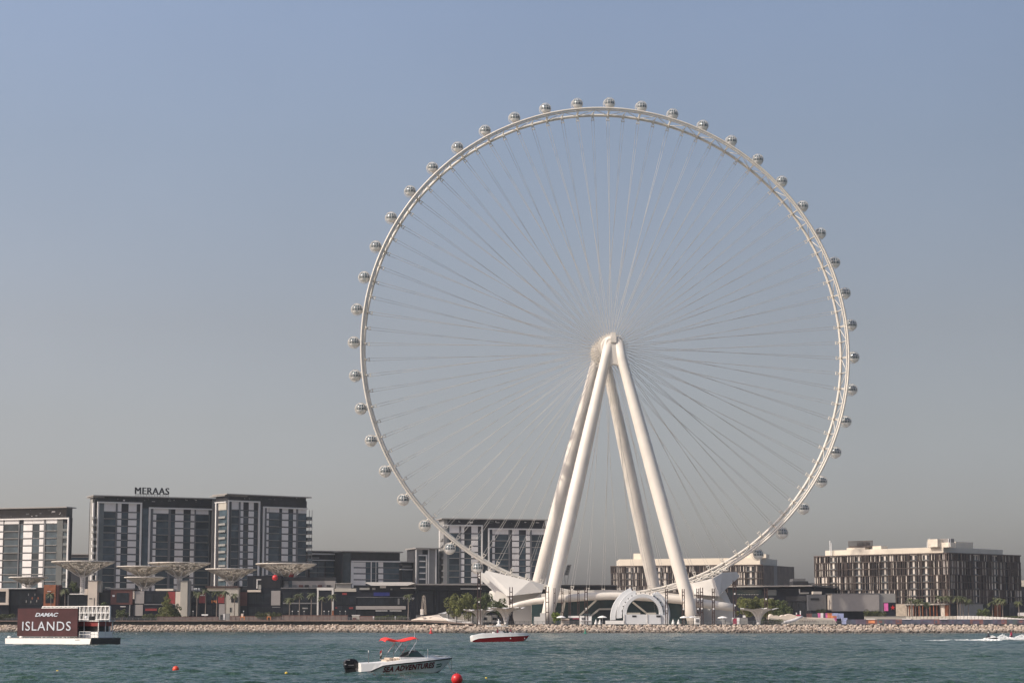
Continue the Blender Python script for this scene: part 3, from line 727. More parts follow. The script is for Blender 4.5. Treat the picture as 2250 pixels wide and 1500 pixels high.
    o_ = Fs.P(296.5, 1084.5); a = Fs.uz(296.5, 1084.5)[0]; b = Fs.uz(371, 1084.5)[0]
    text_obj('lettering', 'MERAAS', 'signdark', sg, o_, Fs.t, (0, 0, 1), b-a, 3.55, .5, space=1.1, fat=.17)
    mb = MB()
    for x in np.linspace(297, 370, 13): Fs.pbox(mb, x, 1085, x+.6, 1092, -.1, .1)
    Fs.pbox(mb, 297, 1085.2, 370.5, 1085.9, -.15, .15); Fs.pbox(mb, 297, 1088, 370.5, 1088.5, -.15, .15); mb.build('support_frame', 'slab', sg)
    # tower behind the wheel
    F = Facade(975, 1190, 1215, 1205, 1141); r = thing('apartment_tower', 'apartment tower behind the lower left rim and left legs of the wheel', 'apartment block', F.pt(0, GZ))
    tower_body(r, F, 975, 1199, 1139.5, 14, 1153)
    F.part(r, 'attic_wall', 'darkattic', 1060, 1150, 1197, 1161, .05); attic_bits(r, F, 980, 1190, 1142, 1149, 14, rg)
    tower_section(r, F, (974.5, 1060, 1152.5), [(976, 987, 'C'), (987, 1009, 'G'), (1009, 1012.5, 'D'), (1013, 1020, 'W'), (1020, 1035, 'g'), (1035.5, 1050, 'W'), (1050, 1057, 'g')], 1172, 1171.5, 13.7, 9, rg, posts=(False, True))
    tower_section(r, F, (1072, 1199, 1160.5), [(1076, 1081, 'g'), (1081.5, 1087, 'W'), (1087, 1117, 'G'), (1117, 1121, 'D'), (1125, 1140, 'W'), (1140, 1155, 'g'), (1155.5, 1164, 'W'), (1164, 1168, 'D'), (1168, 1196, 'G')], 1175, 1174.5, 13.7, 9, rg)
    F.part(r, 'glass_recess', 'glass', 1060.5, 1161, 1072, 1290, .12)
    FL = Facade(964, 1203.6, 975, 1190, 1141); FL.part(r, 'side_wall', 'greyconc', 964, 1142, 975, 1290, .1, -2); FL.part(r, 'frame_post', 'whiteframe', 966.5, 1155, 968, 1290, .6)
    for i in range(9): FL.part(r, 'balcony', 'greyconc', 969.5, 1183+13.7*i, 974.5, 1187+13.7*i, 1.0, .1)
    FL.part(r, 'roof', 'roofedge', 961, 1139.5, 976, 1141.5, 1.5, -8)
    # mid-rise blocks between
    def mid(name, lab, x0, x1, D0, D1, ytop, depth=20):
        F = Facade(x0, D0, x1, D1, 1215); r = thing('apartment_block', lab, 'apartment block', F.pt(0, GZ)); F.part(r, 'wall', 'darkwall', x0, ytop+3, x1, 1372, 0, -depth); F.part(r, 'roof', 'roofedge', x0-3, ytop, x1+5, ytop+2.4, 2.2, -depth-1); return F, r
    F, r = mid('', 'low dark block with white frames just right of the twin slab', 676, 742, 1150, 1158, 1209.5)
    F.part(r, 'frame_beam', 'whiteframe', 680, 1215, 751, 1218, 1.2); F.part(r, 'frame_post', 'greyconc', 743, 1218, 752, 1290, .8, -10); F.part(r, 'frame_beam', 'whiteframe', 678, 1229, 742, 1231, 1.0)
    F.part(r, 'lit_lettering', 'greyconc', 684, 1223.5, 701, 1226.5, .2)
    for i, y in enumerate((1232, 1245, 1258)):
        for x in (681, 697, 716): F.part(r, 'window', 'glass', x, y+.5, x+15 if x < 716 else 733, y+12, .2)
        F.part(r, 'floor_slab', 'roofedge', 680, y+12, 734, y+13, .5)
    F.part(r, 'glass_wall', 'glass_pale', 734, 1232, 742, 1290, .3)
    F, r = mid('', 'mid rise block with wide overhanging roof and grey panels left of the wheel', 750, 878, 1146, 1160, 1210.5)
    F.part(r, 'attic_glazing', 'darkattic', 771, 1213, 877, 1232, .1); attic_bits(r, F, 775, 870, 1216, 1229, 8, rg); F.part(r, 'glass_wall', 'glass', 754, 1214, 770, 1290, .15)
    F.part(r, 'frame_beam', 'whiteframe', 771, 1231.5, 878, 1234, 1.2); F.part(r, 'frame_post', 'whiteframe', 770.5, 1234, 776, 1290, .8)
    for i in range(4):
        y = 1234+13.2*i
        F.part(r, 'wall_panel', 'panel', 776.5, y+.5, 803, y+11, .4); F.part(r, 'wall_panel', 'panel', 831, y+.5, 841.5, y+11, .4)
        F.part(r, 'window', 'glass', 804, y+.5, 814, y+12.8, .15); F.part(r, 'window', 'glass', 817, y+.5, 830, y+12.8, .15); F.part(r, 'window', 'glass', 842, y+.5, 876, y+12.4, .15)
        F.part(r, 'floor_slab', 'slab', 776, y+11.3, 877, y+12.7, .3)
    F.part(r, 'mullion', 'panel', 814.3, 1234, 816, 1290, .5); F.part(r, 'mullion', 'panel', 825, 1234, 826, 1290, .5)
    F, r = mid('', 'small dark block with lit lettering band between the mid rise block and white frames', 877, 912, 1190, 1194, 1233)
    F.part(r, 'frame_beam', 'whiteframe', 878, 1249.5, 908, 1251.5, 1); F.part(r, 'lit_lettering', 'greyconc', 884, 1241.5, 905, 1245.5, .2); F.part(r, 'window', 'glass', 884, 1252, 905, 1268, .2); F.part(r, 'window', 'glass', 884, 1269, 905, 1285, .2); F.part(r, 'frame_post', 'whiteframe', 906.5, 1249, 909.5, 1290, 1.1)
    F, r = mid('', 'narrow block with nested white frames left of the tower behind the wheel', 914, 963, 1186, 1190, 1203)
    F.part(r, 'wall', 'greyconc', 915, 1206, 962, 1290, .1); F.part(r, 'frame_beam', 'whiteframe', 914, 1205, 942, 1207, 1); F.part(r, 'frame_post', 'whiteframe', 913, 1207, 915, 1290, 1); F.part(r, 'frame_post', 'whiteframe', 940, 1207, 942, 1290, 1); F.part(r, 'frame_post', 'whiteframe', 956, 1204, 958.5, 1290, 1)
    F.part(r, 'frame_beam', 'whiteframe', 919, 1218.5, 937.5, 1220.5, .8); F.part(r, 'frame_post', 'whiteframe', 935.5, 1220.5, 937.5, 1290, .8)
    F.part(r, 'dark_recess', 'darkattic', 928, 1207.5, 939.5, 1217, .3); F.part(r, 'dark_recess', 'darkattic', 958.5, 1206, 962, 1290, .3)
    for i in range(5): F.part(r, 'window', 'glass', 920, 1221+13*i, 935, 1232+13*i, .3); F.part(r, 'balcony', 'panel', 921, 1231+13*i, 934, 1233.4+13*i, .8, .2)
    F, r = mid('', 'distant low block seen in the gap between the left towers', 150, 215, 1260, 1260, 1216)
    F.part(r, 'floor_slab', 'roofedge', 150, 1222, 215, 1223.5, .6); F.part(r, 'window', 'glass', 152, 1224, 213, 1229, .2); F.part(r, 'floor_slab', 'roofedge', 150, 1230, 215, 1231.5, .6)
towers()

# ================================================================== SHOPS ALONG THE WATERFRONT
def shop(name, lab, cat, x0, y0, x1, D, m, depth=14, y1=1372, D1=None):
    F = Facade(x0, D, x1, D1 or D); r = thing(name, lab, cat, F.pt(F.L/2, GZ)); F.part(r, 'wall', m, x0, y0, x1, y1, 0, -depth); return F, r
def shops():
    D = 1022
    F, r = shop('shop', 'shop with a cream picture frame front at the left edge', 'shop', -70, 1292, 20, D, 'navy')
    for a in ((-70, 1293, 20, 1298.5), (-70, 1323, 20, 1328)): F.part(r, 'frame', 'cream', *a, 1.2)
    F.part(r, 'frame', 'cream', 14, 1298.5, 20, 1323, 1.2); F.part(r, 'window', 'shopglass', -66, 1299, 13.5, 1322.5, .2)
    F, r = shop('shop', 'dark shop with a long glass front under the smallest lattice canopy', 'shop', 20, 1293, 96, D+1, 'navy')
    F.part(r, 'roof', 'whiteframe', -30, 1291.5, 81, 1293, 2); F.part(r, 'upper_wall', 'darkwall', 80, 1290, 98, 1303, .3)
    for x in (25, 42.5, 60, 77.5): F.part(r, 'window', 'shopglass', x, 1298, x+16.8, 1328, .2)
    for x, y in ((62, 1303), (76, 1303), (57, 1318), (67, 1319), (80, 1317), (70, 1311), (83, 1311)): F.part(r, 'display_figure', 'greyconc' if y != 1311 else 'rust', x, y, x+2, y+5, .35)
    F, r = shop('kiosk_building', 'rust orange steel cube building with a tall window', 'shop', 96, 1284, 122, D-2, 'rust', 10, 1332)
    F.part(r, 'side_fin', 'redbrown', 122.1, 1284, 127.5, 1332, -.5, -9)
    F.part(r, 'window', 'shopglass', 100, 1304, 117.5, 1324, .15); F.part(r, 'lintel', 'panel', 104, 1298, 112, 1299, .2); F.part(r, 'base', 'navy', 90, 1332.2, 135, 1372, -.5, -10)
    F, r = shop('shop', 'dark glazed shop with thin white roof line left of the tall cream pylon', 'shop', 127, 1305, 195, D+3, 'navy')
    F.part(r, 'roof', 'whiteframe', 154, 1303.3, 193, 1305.5, 2); F.part(r, 'rear_wall', 'darkwall', 127, 1290, 150, 1304.8, -2, -8); F.part(r, 'pier', 'greyconc', 148.5, 1307, 151.5, 1333, .4)
    for x in (152, 172): F.part(r, 'window', 'shopglass', x, 1308, x+19, 1330, .2)
    F, r = shop('pylon', 'tall cream pylon wall between dark shops, nearest the rust cube', 'pylon', 192.5, 1275.5, 212.5, D-4, 'cream', 5)
    F.part(r, 'side_wall', 'beige', 212.6, 1276, 220.5, 1300, -1.5, -6); F.part(r, 'cap', 'slab', 192, 1274.3, 220.5, 1275.5, .2, -6); F.part(r, 'lower_block', 'cream', 185, 1293, 192.4, 1306, -.3, -4)  # beige side wall is the pylon's shade side, darkened by colour
    F.part(r, 'slot', 'darkwall', 206.5, 1313, 207.8, 1333, .1); F.part(r, 'small_sign', 'darkwall', 196, 1313.5, 202.5, 1315.2, .1)
    F, r = shop('shop', 'dark flat roofed shop right of the first cream pylon', 'shop', 213, 1298.5, 243, D+2, 'navy'); F.part(r, 'window', 'shopglass', 215, 1301, 241, 1330, .15); F.part(r, 'sign', 'greyconc', 229, 1289, 241, 1291.5, -1.8, -2.2)
    F, r = shop('shop', 'red brown framed shop with a small white plaque', 'shop', 243, 1294, 291, D, 'redbrown', 12, 1327)
    F.part(r, 'roof', 'slab', 236, 1291, 296, 1294, .5, -12); F.part(r, 'window', 'shopglass', 256, 1301.5, 283, 1323, .15); F.part(r, 'plaque', 'white', 247, 1306, 252, 1310.3, .15); F.part(r, 'pink_fin', 'cream', 291.2, 1297, 295, 1315, -.2, -6)
    F.part(r, 'ground_floor', 'navy', 243, 1327.2, 295, 1372, -.4, -12); F.part(r, 'pier', 'greyconc', 284, 1328, 286, 1352, .2); F.part(r, 'sign', 'panel', 264.5, 1331, 276, 1332.6, .2)
    F, r = shop('shop', 'shop with a grey metal side panel and dark ribbon window behind the conifer', 'shop', 296, 1297, 386, D+1, 'navy')
    F.part(r, 'metal_panel', 'greypanel', 296.5, 1298, 317, 1325, .4); F.part(r, 'metal_panel', 'greypanel', 296, 1327.5, 314, 1352, .4); F.part(r, 'roof', 'roofcream', 340, 1292.5, 379, 1297, -2, -10)
    for x in (319, 335, 351): F.part(r, 'window', 'shopglass', x, 1304, x+15.5, 1322, .2)
    F.part(r, 'band', 'slab', 317, 1326, 384, 1328, .4); F.part(r, 'red_panel', 'red', 369, 1299, 385, 1326, .3); F.part(r, 'red_awning', 'red', 320, 1336, 345, 1341, .8)
    F, r = shop('pylon', 'tall cream pylon wall beside the conifer with sunlit left flank', 'pylon', 396, 1276, 411.5, D-4, 'beige', 6)
    F.part(r, 'side_wall', 'cream', 385, 1299, 395.9, 1350, -.3, -6); F.part(r, 'cap', 'slab', 395.5, 1274.5, 416, 1276, .3, -6); F.part(r, 'rear_wall', 'greyconc', 411.6, 1277, 416, 1352, -1, -6)  # cream flank and grey right side paint sun and shade on the pylon
    F, r = shop('shop', 'dark shop row with red sign panels behind four tall palms', 'shop', 412, 1297, 494, D+2, 'navy')
    F.part(r, 'roof', 'slab', 412, 1296, 494, 1298.5, .6, -14); F.part(r, 'red_panel', 'red', 437, 1303, 451, 1324, .3); F.part(r, 'red_panel', 'red', 479, 1304, 493, 1324, .3); F.part(r, 'sign', 'panel', 439, 1306, 450, 1308, .5)
    for x in (416, 427, 455, 467): F.part(r, 'window', 'shopglass', x, 1302, x+10.5, 1322, .2); F.part(r, 'window', 'shopglass', x, 1328, x+10.5, 1350, .2)
    for x, h in ((465, 6), (470, 4), (474, 6)): F.part(r, 'orange_letter', 'orange', x, 1318, x+1.6, 1318+h, .3)
    for x in (424, 428, 434): F.part(r, 'roof_unit', 'white', x, 1291, x+3, 1296, -2, -4)
    F, r = shop('shop', 'beige rendered shop building with dark flat roof and one window', 'shop', 494, 1291, 523.5, D, 'beige', 12)
    F.part(r, 'roof', 'rustmast', 452, 1286.5, 525, 1290.8, .5, -12); F.part(r, 'wing_wall', 'roofcream', 455, 1291, 493.9, 1297.5, -1, -10); F.part(r, 'window', 'shopglass', 508, 1311, 522.5, 1322.5, .15); F.part(r, 'door', 'darkwall', 505, 1334, 508.5, 1344, .15); F.part(r, 'lower_panel', 'greypanel', 481, 1326, 493.8, 1352, .2, -3)
    F, r = shop('shop', 'tall dark restaurant building with a white balcony box', 'restaurant', 543, 1264, 617, D+6, 'navy')
    F.part(r, 'upper_glazing', 'darkattic', 556, 1267, 616, 1290, .15); F.part(r, 'wing', 'darkwall', 523.6, 1291, 543, 1372, -1, -10); F.part(r, 'wing_window', 'redbrown', 524, 1300, 543, 1330, -.8)
    F.part(r, 'balcony', 'cream', 545, 1295.5, 574, 1300, 2.5, 0); F.part(r, 'stair_frame', 'panel', 564, 1273, 566, 1292, .6); F.part(r, 'stair_frame', 'panel', 564, 1272, 574, 1273.5, .6); F.part(r, 'terrace_wall', 'greyconc', 568, 1284, 574, 1294, .5)
    F.part(r, 'wall_panel', 'greypanel', 596, 1297, 616, 1329, .5)
    for x in (547, 563, 579): F.part(r, 'window', 'shopglass', x, 1303, x+15, 1325, .2); F.part(r, 'window', 'shopglass', x, 1332, x+15, 1352, .2)
    F.part(r, 'sign', 'slab', 598, 1332, 616, 1334, .3)
    F, r = shop('shop', 'dark shops with a brown upper terrace behind the palms left of the white portal', 'shop', 617, 1291, 735, D+6, 'navy')
    F.part(r, 'terrace_wall', 'greypanel', 640, 1275, 735, 1291, -4, -10); F.part(r, 'terrace_wall', 'darkwall', 617, 1267, 735, 1275, -4, -10); F.part(r, 'parapet', 'slab', 617, 1290, 735, 1292.5, .6)
    for x in (622, 641, 660, 679): F.part(r, 'window', 'shopglass', x, 1300, x+17.5, 1322, .2); F.part(r, 'window', 'shopglass', x, 1328, x+17.5, 1346, .2)
    F.part(r, 'balcony_rail', 'slab', 622, 1323, 696, 1326, .5); F.part(r, 'hanging_sign', 'greyconc', 665, 1334, 677, 1337, 1.5, 1.2)
    for i, x in enumerate((641, 655, 668, 684, 697, 716)): F.part(r, 'terrace_furniture', ['slab', 'redbrown', 'darkwall'][i % 3], x, 1284, x+9, 1289, -3.5, -3.9)
    F = Facade(697, D-4, 733, D-4); r = thing('portal_frame', 'tall white portal frame standing before dark shops', 'portal', F.pt(F.L/2, GZ))
    F.part(r, 'beam', 'cladding', 696.5, 1290, 733, 1296, .6, -.6); F.part(r, 'post', 'cladding', 696.5, 1296, 699.8, 1356, .6, -.6); F.part(r, 'post', 'cladding', 729, 1296, 733, 1340, .6, -.6); F.part(r, 'post_base', 'rust', 728.5, 1340, 733, 1356, .65, -.65)
    F, r = shop('shop', 'low dark shop with a small red sign right of the white portal', 'shop', 735, 1298, 783, D+5, 'navy')
    F.part(r, 'parapet', 'beige', 735, 1292, 783, 1299, .6, -10); F.part(r, 'upper_room', 'greyconc', 737, 1281, 770, 1292, -3, -10); F.part(r, 'roof', 'roofedge', 734, 1280, 772, 1281.5, -2, -11); F.part(r, 'red_sign', 'red', 752, 1301.5, 762, 1306, .3)
    for x in (738, 753, 768): F.part(r, 'window', 'shopglass', x, 1309, x+13.5, 1327, .2); F.part(r, 'window', 'shopglass', x, 1330, x+13.5, 1350, .2)
    F.part(r, 'red_sign', 'red', 767, 1333, 776, 1337, .4); F.part(r, 'red_sign', 'red', 737, 1333, 741, 1336, .4)
    F, r = shop('restaurant_building', 'dark blue restaurant building with THE WHARF lettering and white wing roof', 'restaurant', 783, 1296, 912, D+2, 'navy')
    rp = [F.P(803, 1280, 6), F.P(808, 1278.6, 6), F.P(905, 1278.6, 6), F.P(914, 1281, 6), F.P(896, 1286, 6), F.P(818, 1286, 6)]
    MB().prism(rp, -F.n*22).build('wing_roof', 'cladding', r)
    F.part(r, 'upper_glazing', 'darkattic', 806, 1286, 911, 1296, -.5, -12)
    for a in ((835, 1286.5, 848, 1291), (790, 1290.5, 812, 1295), (818, 1290.5, 825, 1295), (858, 1292, 862, 1295.5)): F.part(r, 'roof_unit', 'panel' if a[0] == 835 else 'greyconc', *a, .6, -.4)
    F.part(r, 'wall_light', 'whiteframe', 880, 1290.3, 914, 1292.2, .6); F.part(r, 'screen', 'blue', 821, 1300.5, 856, 1308.5, .3); F.part(r, 'ledge', 'slab', 783, 1310.5, 905, 1311.8, .4)
    for i in range(6): F.part(r, 'window', 'shopglass', 786+20*i, 1313, 804.5+20*i, 1328, .2)
    F.part(r, 'awning', 'greypanel', 783, 1330.5, 892, 1338, 3, 0); F.part(r, 'curtain', 'greyconc', 874, 1314, 878, 1327, .3)
    o_ = F.P(885, 1316.3, .5); a = F.uz(885, 1316)[0]; b = F.uz(910.5, 1316)[0]
    text_obj('lettering', 'THE WHARF', 'white', r, o_, F.t, (0, 0, 1), b-a, .95, .15)
    for x in (786, 826, 866): F.part(r, 'ground_window', 'shopglass', x, 1341, x+36, 1358, .2)
    for x in (826, 857): F.part(r, 'strip_light', 'white', x, 1340.5, x+26, 1341.6, 3, 2.5)
    # the long hall behind the wheel
    F = Facade(905, 1066, 1352, 1090); r = thing('long_hall', 'long dark hall with thin flat roof running behind the wheel legs', 'hall', F.pt(F.L/2, GZ))
    F.part(r, 'wall', 'navy', 905, 1287, 1352, 1372, 0, -25); F.part(r, 'roof', 'roofedge', 908, 1282, 1066, 1285, 5, -28); F.part(r, 'roof', 'darkwall', 1066, 1284.5, 1352, 1287.5, 4.5, -28); F.part(r, 'roof_edge', 'roofedge', 1066, 1283.7, 1352, 1284.4, 4.6, 4.2); F.part(r, 'roof_band', 'darkattic', 908, 1285.2, 1352, 1296, 2, 0)
    for i in range(14): F.part(r, 'window', 'shopglass', 925+30*i, 1298, 952+30*i, 1345, .2)
    F.part(r, 'wall_light', 'whiteframe', 1010, 1292, 1056, 1294, 2.3, 2.05); F.part(r, 'column', 'navy', 916, 1286, 924, 1345, 1.5); F.part(r, 'column', 'navy', 958, 1286, 966, 1345, 1.5)
    F = Facade(1600, 1092, 1792, 1066); r = thing('long_hall', 'long dark hall with curved pale roof edge behind the right trees', 'hall', F.pt(F.L/2, GZ))
    F.part(r, 'wall', 'navy', 1600, 1290, 1792, 1372, 0, -25); F.part(r, 'roof', 'roofedge', 1598, 1286, 1792, 1288.5, 4, -28)
    F.part(r, 'glazed_band', 'glass_teal', 1606, 1295, 1674, 1306, .3); F.part(r, 'screen', 'glass_pale', 1686, 1295, 1707, 1307, .5); F.part(r, 'terrace', 'greyconc', 1757, 1300, 1778, 1304, .6); F.part(r, 'white_post', 'white', 1757, 1293, 1758.8, 1301, .9, .4)
    for i in range(5): F.part(r, 'window', 'shopglass', 1712+15*i, 1322, 1725+15*i, 1340, .2)
    F.part(r, 'upper_block', 'darkwall', 1728, 1309, 1782, 1320, .5); F.part(r, 'lettering', 'greyconc', 1691, 1312.5, 1701, 1315.5, .3)
    for i in range(13): F.part(r, 'balcony_light', 'panel', 1622+3.6*i, 1305, 1623.2+3.6*i, 1305.9, .5)
    F = Facade(1744, 1112, 1792, 1112); r = thing('plant_building', 'stepped dark roof block in the gap between the two hotels', 'building', F.pt(0, GZ))
    F.part(r, 'wall', 'darkwall', 1743, 1276, 1776, 1300, 0, -15); F.part(r, 'upper_block', 'slab', 1743, 1270.5, 1770, 1276, -.5, -14); F.part(r, 'link_bridge', 'slab', 1776, 1280, 1792, 1288, -1, -6)
shops()

# ================================================================== HOTELS WITH LOUVRED FACADES
def louvre_wall(root, F, u0, u1, zs, nb, rg, opens, group=2):
    """zs: floor lines from the top down; each bay of each floor is one window with its own fins and pale shutters"""
    seed = rg.randrange(10**6)
    for r_ in range(len(zs)-1):
        zt, zb = zs[r_], zs[r_+1]
        mb = MB(); F.box(mb, u0, u1, zb-.15, zb+.15, .0, .75); mb.build('floor_edge', 'fin', root)
        for i in range(nb):
            a, b = u0+(u1-u0)*i/nb, u0+(u1-u0)*(i+1)/nb; W_ = b-a; rr = random.Random(seed+((r_+1)//group)*100+i)
            mb = MB(); F.box(mb, a+.02, b-.02, zb+.16, zt-.16, 0, .08); wd = mb.build('window', 'hotelglass', root)
            c = a+W_*rr.uniform(.4, .6) if i in opens else None
            fin, pal = MB(), MB(); n = int(W_/.42)
            if c:
                c = a+W_*(.42+.16*((i*7) % 5)/5)
                F.box(pal, c-.55, c+.55, zb+.17, zt-.17, .08, .2)
                if r_ == 0: F.box(pal, c-1.9, c+1.9, zt-.75, zt-.17, .22, .3)
                mb = MB(); F.box(mb, c-1.8, c+1.8, zb+.17, zb+.62, .55, .6); mb.build('balcony_glass', 'glass_pale', wd)
            for k in range(n):
                x = a+W_*k/n; q = rr.random(); q2 = rr.random()
                if c and abs(x+.2-c) < 1.9: continue
                if q < .20: F.box(pal, x+.05, x+.05+.36, zb+.2, zt-.2, .1, .3)
                elif q < .66: F.box(fin, x, x+(.12 if q2 < .5 else .26), zb+.16, zt-.16, .25, .7)
            if fin.v: fin.build('louvre_fins', 'fin', wd)
            if pal.v: pal.build('shutters', 'curtain', wd)
    mb = MB(); F.box(mb, u0, u1, zs[0]-.25, zs[0]+.3, 0, .9); mb.build('parapet_edge', 'fin', root)
def hotels():
    rg = random.Random(21)
    # right hotel, corner towards us
    DC = 1046
    FL = Facade(1790, 1100, 2082, DC, 1222); FR = Facade(2082, DC, 2240.5, 1088, 1222)
    r = thing('hotel_building', 'large hotel with brown louvred facades and pale roof storey at the right', 'hotel', FL.pt(FL.L, GZ))
    c = FL.pt(FL.L, 0); bl = FL.pt(0, 0); br = FR.pt(FR.L, 0)
    for nm, z0, z1, ins in (('core', GZ, FL.uz(2070, 1215)[1]-.2, .1),):
        poly = [bl+Vector((.3, .3, z0)), c+Vector((0, .4, z0)), br+Vector((-.3, .3, z0)), br+Vector((-25, 40, z0)), bl+Vector((25, 40, z0))]
        MB().prism(poly, (0, 0, z1-z0)).build('wall', 'darkwall', r)
    zt = FL.uz(2081, 1214.5)[1]; fh = (zt-FL.uz(2081, 1325)[1])/7
    zs = [zt-fh*i for i in range(8)]
    louvre_wall(r, FL, 0, FL.L, zs, 10, rg, (1, 3, 5, 7, 8)); louvre_wall(r, FR, 0, FR.L, zs, 4, rg, (1, 2))
    # roof storey
    poly = [bl+Vector((6, 3, zt)), c+Vector((-1.0, 5, zt)), br+Vector((-8, 3, zt)), br+Vector((-25, 34, zt)), bl+Vector((25, 34, zt))]
    MB().prism(poly, (0, 0, 3.2)).build('roof_storey', 'roofcream', r)
    z2 = zt+3.25
    def roofbox(name, m, F, x0, x1, d0, d1, z0, z1):
        u0, u1 = F.uz(x0, 1205)[0], F.uz(x1, 1205)[0]; mb = MB(); F.box(mb, u0, u1, z0, z1, d0, d1); mb.build(name, m, r)
    roofbox('plant_room', 'roofcream', FL, 1846, 1886, -12, -6, z2, z2+1.0); roofbox('plant_screen', 'fin', FL, 1848, 1900, -16, -7, z2+1.0, z2+1.9)
    for x in np.linspace(1848, 1900, 22): roofbox('screen_post', 'fin', FL, x, x+.8, -7.2, -6.9, z2+1.9, z2+4.2)
    roofbox('screen_rail', 'fin', FL, 1847.5, 1901, -7.3, -6.8, z2+4.2, z2+4.5); roofbox('plant_unit', 'slab', FL, 1862, 1880, -14, -9, z2+1.9, z2+4.0)
    roofbox('plant_room', 'roofcream', FL, 1903, 1922, -12, -6, z2, z2+1.6); roofbox('plant_room', 'roofcream', FL, 2050, 2081, -8, -3, z2-.2, z2+2.2); roofbox('plant_room', 'greypanel', FL, 2054, 2074, -10, -5, z2+2.2, z2+4.2)
    roofbox('plant_room', 'roofcream', FR, 2082, 2116, -12, -6, z2, z2+3.9); roofbox('plant_room', 'roofcream', FR, 2122, 2160, -12, -6, z2, z2+3.0)
    for x, h in ((1812, 5), (1815, 4), (2026, 3), (2031, 4.5), (2034, 4)): roofbox('roof_mast', 'white', FL, x, x+.9, -5, -4.6, z2-3, z2+h)
    for x, h in ((2078, 4), (2082, 4)): roofbox('roof_mast', 'white', FL, x, x+.9, -3, -2.6, z2, z2+h)
    # ground floor
    FL.part(r, 'stone_wall', 'sand', 1966, 1326.5, 1996, 1353, 1.5, -2); FL.part(r, 'entrance_wall', 'cream', 1996, 1327, 2010, 1353, .8, -2); FL.part(r, 'entrance_glass', 'shopglass', 2010, 1328, 2070, 1354, .3); FL.part(r, 'canopy', 'beige', 1994, 1326, 2084, 1328.5, 3, 0)
    for x in (2003, 2012, 2017, 2024, 2032, 2040, 2048, 2056, 2063): FL.part(r, 'column', 'rust' if x % 3 else 'redbrown', x, 1328.6, x+1.6, 1353, 2.4, 1.8)
    FL.part(r, 'end_wall', 'cream', 2071, 1328.6, 2079, 1354, 1.5, -1); FL.part(r, 'end_pier', 'rust', 2079, 1328.6, 2086, 1354, 1.2, -1); FR.part(r, 'stone_wall', 'greyconc', 2106, 1326, 2160, 1354, .6, -1); FR.part(r, 'window', 'shopglass', 2158, 1328, 2170, 1336, .8)
    for x in (2184, 2190, 2222): FR.part(r, 'rust_panel', 'rust', x, 1325, x+5, 1356, 1.2, 0)
    # podium boxes left of the hotel
    F = Facade(1782, 1028, 1968, 1028); r = thing('podium_building', 'plain grey metal clad box building in front of the louvred hotel', 'building', F.pt(F.L/2, GZ))
    F.part(r, 'metal_wall', 'greypanel', 1827, 1304, 1930, 1342, 2.5, -12); u_ = F.uz(1827, 1320)[0]; mb = MB(); F.box(mb, u_-.3, u_-.01, F.uz(1827, 1338)[1], F.uz(1827, 1304)[1], -11, 2.55); mb.build('end_wall', 'cream', r); F.part(r, 'dark_wall', 'slab', 1783, 1305, 1823, 1340, -11, -16); F.part(r, 'louvre', 'black', 1788, 1312.5, 1806.5, 1317, -10.8, -11); F.part(r, 'roof_edge', 'slab', 1822, 1302.6, 1931, 1304, 2.7, -12)  # cream end skin paints the sunlight on the left-facing side
    F.part(r, 'glass_wing', 'greyconc', 1930.5, 1303, 1967, 1372, 1.5, -8); F.part(r, 'dark_bay', 'navy', 1940, 1323, 1967, 1352, 1.8, 1.4); F.part(r, 'ground_recess', 'navy', 1783, 1340.2, 1930, 1372, 0, -12); F.part(r, 'pink_sign', 'pink', 1941, 1324.5, 1950, 1341.5, 2.0, 1.75); F.part(r, 'terrace_planter', 'roofcream', 1786, 1298.5, 1806, 1304.5, -.5, -4)
    c = F.P(1960, 1334, 2.1); mb = MB()
    for k in range(5):
        a = math.pi/2+k*2*math.pi/5; mb.prism([c+Vector((math.cos(a)*1.25, -.1, math.sin(a)*1.25)), c+Vector((math.cos(a+.6)*.5, -.1, math.sin(a+.6)*.5)), c+Vector((0, -.1, 0)), c+Vector((math.cos(a-.6)*.5, -.1, math.sin(a-.6)*.5))], (0, .25, 0))
    mb.build('red_emblem', 'redbright', r)
    # hotel behind the wheel legs
    FL = Facade(1342, 1190, 1676, 1160, 1245); FR = Facade(1676, 1160, 1744, 1200, 1245)
    r = thing('hotel_building', 'hotel with brown louvred facade behind the right legs of the wheel', 'hotel', FL.pt(FL.L, GZ))
    c = FL.pt(FL.L, 0); bl = FL.pt(0, 0); br = FR.pt(FR.L, 0); zt = FL.uz(1672, 1240.5)[1]
    MB().prism([bl+Vector((.3, .3, GZ)), c+Vector((0, .4, GZ)), br+Vector((-.3, .3, GZ)), br+Vector((-15, 40, GZ)), bl+Vector((5, 40, GZ))], (0, 0, zt-.2-GZ)).build('wall', 'darkwall', r)
    fh = (zt-FL.uz(1672, 1285)[1])/3; zs = [zt-fh*i for i in range(5)]
    louvre_wall(r, FL, 0, FL.L, zs, 20, rg, (2, 6, 9, 13, 18))
    for i in range(9):
        u0, u1 = FR.L*i/9, FR.L*(i+1)/9; mb = MB(); FR.box(mb, u0+.1, u1-.1, zs[-1], zs[0], 0, .3); mb.build('louvre_fins', 'fin' if i != 3 else 'slab', r)
    MB().prism([bl+Vector((5, 3, zt)), c+Vector((-1.0, 4, zt)), br+Vector((-9, 3, zt)), br+Vector((-15, 34, zt)), bl+Vector((5, 34, zt))], (0, 0, 4.1)).build('roof_storey', 'roofcream', r)
